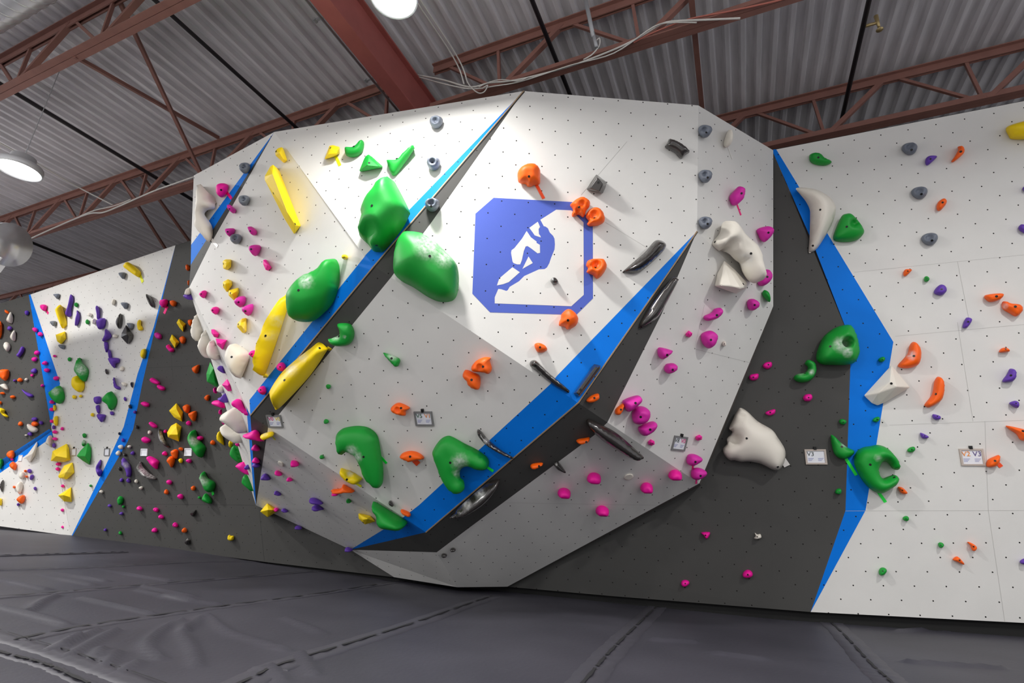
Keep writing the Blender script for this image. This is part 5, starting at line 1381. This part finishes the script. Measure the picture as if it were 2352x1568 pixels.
W3|pk|b|.12|p337.4,1050.9 346.6,1047.4 365,1057.8 363.8,1067 361.5,1077.3 353.5,1073.8 343.1,1062.4||big pink fist-shaped hold above the chalk-dusted crescent
W3|pu|b|.1|p282.3,1050.9 293.8,1060.1 301.8,1076.1 300.7,1092.2 292.6,1094.5 288,1078.4 280,1067|c,289.2,1067,8|long purple hold on the dark left wall beside the blue stripe
W3|wh|s|.05|e313.3,1105.1,8.7,8.3,0||small white knob directly lower left of the big pink fist-shaped hold above the chalk-dusted crescent
W3|wh|s|.05|e324.1,1120.2,9.6,7.3,0||small white knob directly left of the middle green claw hold on the dark left wall
W3|pk|s|.06|e379.9,990.5,7.3,8.7,0||small hot pink knob directly above the big pink fist-shaped hold above the chalk-dusted crescent
W3|pk|s|.07|e378.7,1041.2,11.5,11,0||hot pink knob directly upper right of the big pink fist-shaped hold above the chalk-dusted crescent
W3|pk|s|.07|e434.3,1058.2,12.4,10.6,0||small hot pink knob directly right of the big pink fist-shaped hold above the chalk-dusted crescent
W3|ye|s|.06|e415.5,1057.8,9.6,11.5,0||small yellow knob directly right of the big pink fist-shaped hold above the chalk-dusted crescent
W3|og|b|.1|p393,1037.1 401.7,1031.4 409.3,1033.7 408.6,1046.3 405.1,1053.2 397.1,1048.6||upper of two touching orange holds right of the pink fist hold
W3|og|b|.11|p383.8,1057.8 391.4,1047.4 401.2,1049.7 401.7,1060.1 394.8,1073.8 390.2,1067||lower of two touching orange holds right of the pink fist hold
W3|og|s|.06|e415.9,1030.9,10.1,8.7,0||small orange knob directly left of the upper green claw hold on the dark left wall
W3|gn|b|.17|p449.5,987 454.5,1005 472.4,1025.6 470.6,1037.1 463.7,1050.9 452.2,1041.7 438.4,1018.7 435,1005 440.7,992.3|c,444.2,1011.8,11.5|upper green claw hold on the dark left wall
W3|pk|s|.1|e460.3,1005.9,13.3,11.5,0||small hot pink knob directly above the middle green claw hold on the dark left wall
W3|og|s|.07|e489,1016.4,11.5,11,0||small orange knob directly right of the upper green claw hold on the dark left wall
W3|ye|b|.09|p508.5,988.4 511.9,1002.7 514.7,1021 509.6,1019.2 499.3,1010.7 499.3,995.8||yellow slab hold between the green claw and the block edge
W3|gn|b|.17|p469.4,1081.9 477.5,1096.8 494.7,1108.3 490.1,1126.7 475.2,1129 463.7,1108.3 459.1,1096.8|c,466,1103.7,11.5|middle green claw hold on the dark left wall
W3|gn|b|.12|p474,1132.4 486.7,1147.3 484.4,1156.5 470.6,1153.1 464.8,1145||lowest green hold just under the middle green claw
W3|gn|s|.05|e458.6,1142.3,7.3,6.4,0||small green knob directly left of the lowest green hold just under the middle green claw
W3|pk|s|.07|e389.1,1107.1,13.3,11,0||hot pink knob directly lower right of the big pink fist-shaped hold above the chalk-dusted crescent
W3|pk|s|.07|e414.8,1140,14.2,12.4,0||hot pink knob directly left of the lowest green hold just under the middle green claw
W3|pk|s|.07|e320.9,1167.5,13.3,10.6,0||small hot pink knob, second one below the big pink fist-shaped hold above the chalk-dusted crescent
W3|pk|s|.07|e358.5,1170.3,12.4,10.6,0||small hot pink knob directly below the big pink fist-shaped hold above the chalk-dusted crescent
W3|pk|s|.07|e370.5,1186.8,12.9,10.1,0||hot pink knob directly left of the black wedge foothold low on the dark left wall
W3|pk|s|.07|e403.1,1205.2,11.9,12.4,0||small hot pink knob directly left of the lone yellow star-like foothold near the floor
W3|pk|s|.07|e355.5,1217.4,13.8,11,0||small hot pink knob, third one left of the lone yellow star-like foothold near the floor
W3|og|s|.07|e444.2,1120.9,10.6,11,0||small orange knob directly above the black wedge foothold low on the dark left wall
W3|og|s|.07|e382.6,1129.6,10.6,11.5,0||small orange knob directly left of the lowest green hold just under the middle green claw
W3|og|s|.07|e424,1217.6,11.9,11.9,0||orange knob directly lower left of the black wedge foothold low on the dark left wall
W3|bk|f|.09|p449.9,1170.3 449.5,1179.5 440.7,1185.7 436.1,1179.5 441.9,1174.9|k,444.2,1177.2,1|black wedge foothold low on the dark left wall
W3|bk|f|.08|p424.7,1241.5 431.5,1235.7 437.3,1240.3 436.1,1248.4 428.1,1250.7 423.5,1246.1|k,430.4,1241.5,1;c,431.5,1236.9,3.4|lowest black block foothold near the floor on the dark left wall
W3|ye|s|.07|p523.9,1230 528,1227.7 531.4,1230 537.2,1230 537.6,1235.7 534.9,1240.3 528,1241.5 523.4,1238||lone yellow star-like foothold near the floor
W3|gn|b|.08|p275.5,1138.8 283.6,1143.4 281.3,1154.9 273.2,1159.5 269.8,1148||pale green hold low on the dark wall beside the blue stripe
W3|gn|s|.05|e284,1163.4,5.5,7.3,0||small green knob directly lower left of the big pink fist-shaped hold above the chalk-dusted crescent
W3|pu|s|.05|e252.1,1161.1,8.7,7.8,0||small purple knob directly below the purple crescent hold low beside the left wall's blue stripe
W3|pu|s|.05|e279,1179,9.2,7.3,0||small purple knob directly left of the black wedge foothold low on the dark left wall
W3|pu|s|.05|e279,1102.1,8.3,9.6,0||purple knob, second one lower left of the big pink fist-shaped hold above the chalk-dusted crescent
W3|pu|s|.05|e295.1,1103.4,9.6,10.6,0||small purple knob directly lower left of the big pink fist-shaped hold above the chalk-dusted crescent
W3|pu|s|.05|e242.3,1216.4,7.3,6.9,0||small purple knob directly below the green faceted fin hold low on the left white wall
W3|pu|s|.05|e304.9,1040.5,9.6,8.7,0||small purple knob directly upper left of the big pink fist-shaped hold above the chalk-dusted crescent
W3|gn|s|.05|e276.7,1223.8,7.8,9.2,0||small green knob directly below the purple crescent hold low beside the left wall's blue stripe
W3|bk|s|.05|e315,980.4,6.9,9.2,0||small black knob directly upper left of the big pink fist-shaped hold above the chalk-dusted crescent
W3|bk|s|.05|e275.5,1076.3,6.9,9.2,0||black knob directly right of the purple crescent hold low beside the left wall's blue stripe
W3|bk|s|.05|e287.5,1044.2,6.9,7.3,0||small black knob directly left of the big pink fist-shaped hold above the chalk-dusted crescent
W3|og|s|.07|e431.5,614.6,10.1,14.7,-20||small orange knob directly left of the yellow cube-like block hold alone on the left facet
W3|og|s|.06|e434.2,649.6,5.5,13.8,0||small orange knob directly above the small white hold at the block's leftmost corner
F1|wh|s|.1|p427,674.4 430.4,663 435,661.1 438.4,672.1 433.8,676.7||small white hold at the block's leftmost corner
F1|pu|b|.09|p427,674.4 440.7,676.7 444.2,687.1 438.4,687.8 429.3,682.5||purple hold at the block's leftmost corner
F1|wh|b|.17|p452.2,720.8 461.4,736.4 468.7,757.1 463.7,777.8 455.7,783.5 444.2,770.9 441.9,752.5||highest of three white domes on the block's left edge
F1|wh|b|.17|p472.9,756 482.1,773.2 487.8,787 482.1,805.3 486.7,821.4 472.9,819.1 461.4,800.7 459.1,787||middle of three white domes on the block's left edge
F1|wh|b|.15|p489.4,780.5 498.1,791.5 506.2,814.5 502.7,827.1 486.7,821.4 478.6,803 482.1,787||lowest of three white domes on the block's left edge
F1|gn|f|.13|p482.5,831 491.3,844.4 501.6,882.3 498.1,889.1 475.2,876.5 474,858.1|k,482.1,860.4,1;k,493.5,878.8,.8|green pyramid hold on the block's left edge under the domes
F1|pu|b|.08|p503.9,839.8 513.1,842.1 518.3,857 507.3,852.4 500.9,845.5||purple rounded hold directly below the lowest of three white domes on the block's left edge
F1|pk|f|.08|p521.1,870.3 529.1,878.8 532.6,897.2 523.4,898.3 509.6,883.4|k,523.4,885.7,1|hot pink faceted hold directly below the large white egg-shaped hold low on the left facet
F1|pk|b|.07|p491.3,891.4 495.8,889.1 500,897.2 497,903.6 492.4,899.5||hot pink rounded hold directly above the upper green claw hold on the dark left wall
F1|wh|b|.08|p505,884.5 514.2,890.3 511.9,901.8 499.3,897.2||white rounded hold directly below the lowest of three white domes on the block's left edge
F1|pu|b|.09|p520,901.8 526.8,915.5 520,924.7 502.7,914.4 509.6,911||purple rounded hold directly above the lower large white boulder hold at the block's left edge
F1|pk|b|.08|p491.3,920.1 511.9,920.1 517.7,937.4 495.8,930.5 490.1,925.9||hot pink rounded hold directly above the middle green claw hold on the dark left wall
F1|pk|s|.06|e506.9,945.4,7.8,11.9,0||small hot pink knob directly below the large white egg-shaped hold low on the left facet
F1|wh|b|.2|p528,940.8 538.3,935.1 551,936.2 564.7,954.6 570.5,977.5 565.9,992.5 555.5,991.3 534.9,975.2 516.5,961.5 518.8,946.5||upper large white boulder hold at the block's left edge
F1|wh|b|.18|p521.1,971.7 539.5,982 557.8,993.5 562.4,1007.3 553.2,1016.4 532.6,1005 521.1,993.5 515.4,979.7||lower large white boulder hold at the block's left edge
F1|pk|b|.1|p544.1,915.5 553.2,919 561.3,936.2 572.8,950 572.8,954.6 553.2,938.5 541.8,931.6 538.3,921.3||pink drooping hold on top of the upper white boulder
F1|pk|s|.07|e515.4,966.1,10.1,20.7,0||hot pink knob, second one below the large white egg-shaped hold low on the left facet
F6|pk|b|.1|p585.4,987 594.6,991.2 599.2,1005 606.1,1013 578.5,1008.4 560.1,1002.7 559,998.1 571.6,993.5||pink heart-like hold left of the yellow taped hold
F6|ye|b|.09|p600.3,998.1 610.7,993.5 626.7,991.2 627.9,1000.4 607.2,1009.6 599.2,1002.7|c,608.4,995.8,5.7|small yellow hold with tape under the V0 route card
F1|ye|s|.06|e530.3,1018.7,9.2,18.8,0||small yellow knob directly below the lower large white boulder hold at the block's left edge
F1|pk|s|.06|e545.9,1020.1,8.7,8.3,0||hot pink knob directly below the lower large white boulder hold at the block's left edge
F1|gn|b|.1|p539.5,1021 547.5,1027.9 556.7,1057.8 551,1061.2 533.7,1046.3 532.6,1032.5||green rounded hold directly below the lower large white boulder hold at the block's left edge
F1|pk|b|.09|p544.1,1067 560.1,1060.1 569.3,1069.3 575.1,1088.8 562.4,1085.3 551,1076.1||hot pink rounded hold directly above the lone yellow star-like foothold near the floor
F1|pu|s|.07|e568.2,1072.7,11.5,11.9,0||small purple knob directly below the pink heart-like hold left of the yellow taped hold
F1|gn|b|.09|p564.7,1088.8 576.2,1096.8 583.1,1126.7 571.6,1119.8 559,1108.3 560.1,1095.7||green rounded hold directly right of the middle green claw hold on the dark left wall
F1|pk|s|.06|e565.9,1128.5,11.5,13.3,0||hot pink knob directly right of the lowest green hold just under the middle green claw
W4|og|s|.06|p11.5,711.2 20.7,715.8 19.5,720.4 12.6,718.1||small orange knob directly above the big orange hold cut by the left edge
W4|wh|r|.1|p24.1,716.2 29.9,729.6 27.6,742.2 17.2,738.7 14.9,731.8||upper white spearhead hold on the far left dark wall
W4|og|b|.12|p-2.3,738.7 3.4,743.3 4.6,766.3 1.1,775.5 -2.3,775.5||big orange hold cut by the left edge
W4|pu|s|.06|e22.3,753.7,11.9,9.6,0||small purple knob directly right of the big orange hold cut by the left edge
W4|wh|r|.1|p32.1,758.3 36.3,768.6 34.4,782.8 25.3,778.9 23.4,770.9||lower white spearhead hold on the far left dark wall
W4|wh|b|.1|p13.8,785.1 21.8,789.3 24.1,798.4 18.4,807.2 10.3,800.7 8.5,791.5||white egg hold below the two white spearheads
W4|pu|b|.08|p49.4,796.1 56.3,798.4 54,808.8 44.8,820.3 37.9,815.7 42.5,808.8||long purple hold in the middle of the far left dark wall
W4|pu|s|.06|e61.5,718.1,10.6,10.6,0||small purple knob directly upper right of the big orange hold cut by the left edge
W3|pk|s|.06|e80.8,757.1,14.2,9.6,25||hot pink knob directly left of the shorter purple blade right of the tall purple blade
W3|pk|s|.06|e92.5,767.4,12.6,9.6,25||hot pink knob directly left of the yellow faceted hold directly under the tall yellow prism
W4|pk|s|.06|e85,809.9,14.2,10.1,0||small hot pink knob directly right of the white egg hold below the two white spearheads
W4|pk|s|.06|e79.2,824.8,14.2,10.1,0||hot pink knob directly lower right of the white egg hold below the two white spearheads
W3|pk|s|.06|e103.3,833.6,13.3,9.2,0||hot pink knob, second one below the tall yellow prism hold on the left white wall
W3|pk|s|.06|e107.9,850.1,13.3,10.1,0||hot pink knob directly upper left of the yellow horn hold under the green chalked pyramid
W3|pk|s|.06|e129,868.5,13.3,10.1,0||small hot pink knob directly left of the yellow horn hold under the green chalked pyramid
W4|pu|s|.06|e78.1,851.7,13.8,12.4,0||small purple knob directly lower right of the white egg hold below the two white spearheads
W4|pk|s|.05|e73.9,862,8.3,6,0||hot pink knob directly below the upper white spearhead hold on the far left dark wall
W4|pu|s|.05|e34,873.8,7.3,6,0||small purple knob directly below the white egg hold below the two white spearheads
W4|og|s|.06|e45.9,872.4,11.9,10.1,0||small orange knob directly below the white egg hold below the two white spearheads
W4|wh|s|.05|e60.6,871.5,8.7,6.4,0||white knob directly right of the large orange faceted hold on the far left dark wall
W4|og|b|.13|p0,850.1 13.8,847.8 21.1,851.3 19.5,867.3 11.5,874.2 0,865||large orange faceted hold on the far left dark wall
W4|wh|b|.08|p1.1,883.4 11.5,881.1 18.4,889.1 19.5,895.3 10.3,893.7 1.8,888||white wing hold below the large orange hold at far left
W4|og|s|.06|e5.7,902.9,12.6,5.5,0||small orange knob directly below the large orange faceted hold on the far left dark wall
W4|og|s|.06|e29.4,911.4,13.3,7.3,0||orange knob, second one below the large orange faceted hold on the far left dark wall
W4|pu|b|.07|p49.4,893.7 59.7,899.5 75.8,906.4 74.6,912.1 64.3,911 55.1,901.8||purple rounded hold directly lower right of the white egg hold below the two white spearheads
W4|pk|s|.05|e97.6,885.2,8.7,6.4,0||hot pink knob, second one left of the yellow horn hold under the green chalked pyramid
W4|og|s|.05|e1.1,924.7,6.4,7.8,0||orange knob, third one below the large orange faceted hold on the far left dark wall
W4|ye|r|.1|p0,936.2 11.5,940.8 10.3,947.7 19.5,955.7 16.1,958.7 6.9,954.6 0,945.4||yellow hooked hold at the left edge of the far wall
W4|pu|s|.06|e79.2,962.6,14.7,9.6,0||small purple knob directly below the yellow faceted hold directly under the tall yellow prism
W4|og|s|.08|e80.4,973.4,17.9,10.6,0||small orange knob directly above the tall white fin volume on the far left lower wall
W4|pu|s|.06|e94.6,970.7,9.6,8.7,0||purple knob, second one above the tall white fin volume on the far left lower wall
W4|wh|b|.1|p63.1,973.4 75.8,977.5 87.3,984.4 85,991.3 73.5,992.5 64.3,984.4||white bowl hold under the orange one at the corner of far wall
W4|og|s|.06|e47.1,973,11,10.6,0||orange knob, second one lower left of the yellow horn hold under the green chalked pyramid
W4|pu|s|.06|e69.3,996.4,11.5,9.2,0||small purple knob directly above the tall white fin volume on the far left lower wall
W4|wh|s|.04|e60.2,999.2,7.3,3.7,0||small white knob directly above the tall white fin volume on the far left lower wall
W4|og|b|.09|p16.1,1041.2 23,1034.8 32.1,1035.5 33.3,1047 27.6,1053.4 17.2,1049.3||orange dome on the blue stripe of the far left wall
W4|pk|s|.05|e28,1054.8,6.9,5.5,0||hot pink knob directly above the orange pointed hold low on the far left white wall
W4|og|b|.09|p22.3,1066.5 29.9,1059.6 37.9,1065.3 37.9,1073.4 34.4,1079.8 25.3,1074.5||orange pointed hold just below the orange dome at far left
W4|gn|b|.08|p0,1056.1 5.7,1053.8 7.3,1063 2.3,1074.5 0,1075.7||green rounded hold directly below the large orange faceted hold on the far left dark wall
W4|wh|f|.16|p85,1013.2 86.8,1019.4 80.4,1047 68.9,1061.9 57.4,1050.4|k,75.8,1040.1,1|tall white fin volume on the far left lower wall
W4|wh|b|.12|p113.7,999.9 119.9,1003.3 119.4,1026.3 112.5,1022.8 105.6,1017.1||white volume tucked in the left corner below the green pyramid
W4|og|s|.05|e58.6,1081.4,6.4,6.4,0||small orange knob directly below the tall white fin volume on the far left lower wall
W4|pu|s|.06|e68.2,1081.4,10.6,9.6,0||small purple knob directly below the tall white fin volume on the far left lower wall
W4|og|s|.05|e61.5,1094.3,6,5.5,0||small orange knob directly above the orange pointed hold low on the far left white wall
W4|pu|s|.06|e73,1095.6,9.2,13.3,20||purple knob, second one below the tall white fin volume on the far left lower wall
W4|wh|b|.08|p44.8,1087.1 51.7,1083 57.4,1087.1 56.9,1095.2 49.4,1100.2 44.1,1095.2||white rounded hold directly below the large orange faceted hold on the far left dark wall
W4|wh|b|.09|p40.2,1110.1 48.2,1106 52.8,1113.5 49.4,1129.6 43.6,1133.8 36.3,1121.6||white rounded hold directly above the orange pointed hold low on the far left white wall
W4|og|s|.05|e32.8,1118.1,6,6.4,0||orange knob, third one left of the black wedge foothold low on the dark left wall
W4|og|b|.1|p39,1145.7 45.9,1138.8 56.9,1137.2 56.3,1150.3 49.4,1156.7 41.3,1151.4||orange pointed hold low on the far left white wall
W4|pu|s|.05|e42,1158.3,6.4,6.9,0||purple knob, fourth one below the tall white fin volume on the far left lower wall
W4|pu|s|.05|e80.8,1121.6,7.3,8.3,0||purple knob directly left of the purple crescent hold low beside the left wall's blue stripe
W4|bk|b|.07|p3.4,1105.5 8,1103.2 5.7,1127.3 2.3,1126.2 0,1115.8||black rounded hold directly below the large orange faceted hold on the far left dark wall
W4|ye|s|.07|e1.1,1152.1,7.3,18.4,0||yellow knob directly left of the orange pointed hold low on the far left white wall"""
for ln in HOLDS.strip().splitlines():
    k, co, ki, H, sh, op, lab = ln.split('|')
    make_hold(k, co, ki, float(H), sh, [o for o in op.split(';') if o], lab, '%s %s on the %s' % (CW[co], 'footholds' if ki == 's' else 'climbing holds', PW[k]))

# tape tails
TAPES = [('F4', 1233, 426, 1249, 456, .024, 'og', 'orange tape tail under the shell hold above the emblem'), ('F7a', 1672, 337, 1682, 365, .018, 'wh', 'white tape tail under the small cream spoon hold'),
         ('F7a', 1693, 470, 1702, 494, .02, 'pk', 'pink tape tail under the magenta bean hold'), ('F0', 520, 441, 532, 456, .03, 'pk', 'pink tape tail beside the hot pink hold on the corner panel'),
         ('F2', 488, 552, 500, 566, .03, 'wh', 'white tape tail below the cream sculpted hook hold'), ('F3', 770, 357, 781, 380, .025, 'ye', 'yellow tape tail under the yellow wedge on the bright top panel'),
         ('F5', 878, 1053, 888, 1064, .022, 'gn', 'green tape tail beside the left big green comma hold'), ('F5', 1121, 1074, 1133, 1082, .022, 'gn', 'green tape tail beside the right big green claw hold'),
         ('F5', 950, 1055, 961, 1066, .05, 'og', 'orange tape tail under the orange mushroom hold'), ('F5', 820, 1111, 830, 1117, .022, 'ye', 'yellow tape tail under the yellow boat-shaped hold'),
         ('W1', 1943, 1053, 1967, 1091, .024, 'gn', 'long green tape tail below the green fish-shaped hold'), ('W1', 2020, 1133, 2034, 1153, .024, 'gn', 'green tape tail under the C-shaped doughnut hold'),
         ('W1', 2291, 1063, 2300, 1072, .03, 'og', 'orange tape tail beside the orange cone hold'), ('W3', 321, 630, 328, 648, .05, 'ye', 'yellow tape tail under the yellow brick hold at far left'),
         ('W3', 383, 706, 377, 720, .05, 'pk', 'pink tape tail under the round taped pink hold'), ('W3', 487, 1126, 490, 1136, .04, 'gn', 'green tape tail beside the middle green claw hold'),
         ('F7', 1592, 1066, 1591, 1076, .018, 'pk', 'pink tape between the two bottom magenta holds'), ('F7', 1600, 1101, 1599, 1111, .018, 'pk', "pink tape tail at the right facet's bottom tip"),
         ('W2', 1800, 1058, 1808, 1070, .05, 'wh', 'white tape tag at the end of the knuckle-bone hold'), ('F6', 625, 1002, 632, 1010, .02, 'ye', 'yellow tape tail beside the small yellow hold under the V0 card'), ('W3', 107, 714, 111, 720, .04, 'pk', 'pale pink tape at the left white wall, near its corner')]
for k, x0, y0, x1, y1, w, c, lab in TAPES:
    n = PL[k][0]
    a, b_ = on(k, (x0, y0), .002), on(k, (x1, y1), .003)
    d = (b_ - a) / np.linalg.norm(b_ - a)
    tag(MB().box(a - d * .02, b_, w, .0022, n).build('route_tape', TM[c]), lab, 'tape', 'strips of route tape')


# route cards
def card(k, tl, tr, br, bl, words, fm, label, clip=True):
    n = PL[k][0]
    P = [on(k, p) for p in (tl, tr, br, bl)]
    c = sum(P) / 4
    u = (P[1] - P[0] + P[2] - P[3]) / 2
    w = np.linalg.norm(u)
    u = u / w
    v = np.cross(n, u)
    h = .5 * (abs((P[0] - P[3]) @ v) + abs((P[1] - P[2]) @ v))
    e = empty('route_card', c, label, 'route card', 'route cards on the walls')
    b = w * .085
    m = MB()
    for s in (-1, 1):
        m.box(c + v * s * (h / 2 - b / 2) - u * w / 2 + n * .006, c + v * s * (h / 2 - b / 2) + u * w / 2 + n * .006, b, .012, n)
        m.box(c + u * s * (w / 2 - b / 2) - v * (h / 2 - b) + n * .006, c + u * s * (w / 2 - b / 2) + v * (h / 2 - b) + n * .006, b, .012, n)
    m.build('frame', fm, e)
    MB().box(c - u * (w / 2 - b * .8) + n * .003, c + u * (w / 2 - b * .8) + n * .003, h - b * 1.6, .004, n).build('paper', M['paper'], e)
    if clip:
        MB().box(c + v * (h / 2 - .004) + n * .008, c + v * (h / 2 + .022) + n * .008, w * .13, .016, n).build('clip', M['bolt'], e)
    for i, (t, mt) in enumerate(words):
        cu = bpy.data.curves.new('lettering', 'FONT')
        cu.body = t
        cu.align_x = 'CENTER'
        cu.size = h * .40
        cu.extrude = .0006
        o = bpy.data.objects.new('lettering', cu)
        COL.objects.link(o)
        bpy.context.view_layer.update()
        me = bpy.data.meshes.new_from_object(o.evaluated_get(bpy.context.evaluated_depsgraph_get()))
        bpy.data.objects.remove(o)
        me.materials.clear()
        me.materials.append(M[mt])
        o = bpy.data.objects.new('lettering', me)
        COL.objects.link(o)
        x = (-.23 + .46 * i) * w
        p = c + u * x + v * (h * .06) + n * .0065
        mat = Matrix(((u[0], v[0], n[0], p[0]), (u[1], v[1], n[1], p[1]), (u[2], v[2], n[2], p[2]), (0, 0, 0, 1)))
        o.parent = e
        o.matrix_parent_inverse = Matrix.Translation(-Vector(c))
        o.matrix_basis = mat
        # small print below the grade
        q = MB()
        for j in range(3):
            yy = v * (-h * (.10 + .075 * j))
            q.box(c + u * (x - w * .13) + yy + n * .0056, c + u * (x + w * (.13 - .05 * j)) + yy + n * .0056, h * .032, .001, n)
        q.build('small_print', M['txt_pale'], e)
    return e


g10 = lambda x, y: (740 + x / 3.92, 760 + y / 3.92)
g7 = lambda x, y: (560 + x / 3.7325, 880 + y / 3.7325)
g13 = lambda x, y: (1080 + x / 3.7935, 900 + y / 3.7935)
g17 = lambda x, y: (1800 + x / 3.409, 700 + y / 3.409)
g2 = lambda x, y: (x / 4.355, 900 + y / 4.355)
g4 = lambda x, y: (280 + x / 4.355, 920 + y / 4.355)
card('F5', g10(828, 722), g10(990, 722), g10(1008, 850), g10(845, 850), [('V5', 'txt_green'), ('V1', 'txt_orange')], M['frame'], 'grey framed card reading V5 V1 on the shaded central panel')
card('F5', g7(193, 272), g7(318, 268), g7(345, 380), g7(220, 374), [('V0', 'txt_pink'), ('V0', 'txt_yellow')], M['frame'], 'grey framed card reading V0 V0 at the tip of the dark stripe')
card('F7', g13(1778, 378), g13(1893, 390), g13(1862, 515), g13(1745, 500), [('V8', 'txt_grey'), ('V0', 'txt_pink')], M['frame'], 'grey framed card reading V8 V0 on the right facet')
card('W1', g17(163, 1130), g17(328, 1130), g17(340, 1248), g17(170, 1248), [('V3', 'txt_grey'), ('', 'txt_pale')], M['frame2'], 'beige framed card reading V3 on the dark right wall')
card('W1', g17(1372, 1125), g17(1560, 1125), g17(1572, 1258), g17(1385, 1258), [('V2', 'txt_orange'), ('V3', 'txt_purple')], M['frame2'], 'beige framed card reading V2 V3 on the right white wall')
card('W3', g2(718, 562), g2(765, 562), g2(768, 635), g2(720, 637), [], M['frame2'], 'small beige card between the yellow wedge and green fin, left wall', True)
card('W3', g2(1045, 562), g2(1098, 562), g2(1103, 637), g2(1050, 638), [], M['frame'], 'small grey card left of the blue stripe, left white wall', True)
card('W3', g4(192, 478), g4(256, 480), g4(262, 552), g4(198, 552), [], M['paper'], 'small white card on the dark left wall beside the blue stripe', False)
card('W3', g4(628, 475), g4(700, 475), g4(708, 552), g4(636, 550), [], M['paper'], 'small white card left of the upper green claw hold', False)
card('W4', g2(190, 632), g2(228, 630), g2(224, 690), g2(188, 690), [], M['paper'], 'small white card on the far left lower blue stripe', False)


# ------------------------------------------------------------------ light
def disk(p, w, r=.3, col=(1, .985, .955)):
    """the light an LED high bay throws straight down"""
    l = bpy.data.lights.new('lamp_light', 'AREA')
    l.shape = 'DISK'
    l.size = r
    l.energy = w
    l.color = col
    o = bpy.data.objects.new('lamp_light', l)
    COL.objects.link(o)
    o.location = Vector(p)
    return o


disk(L1 + np.array([0, 0, -.03]), 92)
disk(L2 + np.array([0, 0, -.03]), 46)
for x, y, w in ((2.75, 1.85, 115), (2.75, -2.6, 125), (-1.76, -2.6, 125), (-6.3, -2.6, 165), (-11.5, -2.6, 300), (2.75, -7, 60), (-1.76, -7, 60), (-6.3, -7, 60), (7.2, -2.6, 125)):
    disk((x, y, 3.68), w)
disk((-9.8, 1.1, 4.75), 330)  # unseen extra lamp, placed to brighten the left wall
# the rest of the hall: daylight-white haze of many far lamps
w = bpy.data.worlds.new('hall')
SC.world = w
w.use_nodes = True
w.node_tree.nodes['Background'].inputs['Color'].default_value = (.95, .96, 1., 1)
w.node_tree.nodes['Background'].inputs['Strength'].default_value = .82

SC.view_settings.view_transform = 'Standard'
SC.view_settings.look = 'None'
SC.view_settings.gamma = 1.
SC.view_settings.exposure = 0.
SC.view_settings.use_curve_mapping = False
SC.cycles.max_bounces = 6
SC.cycles.use_denoising = True
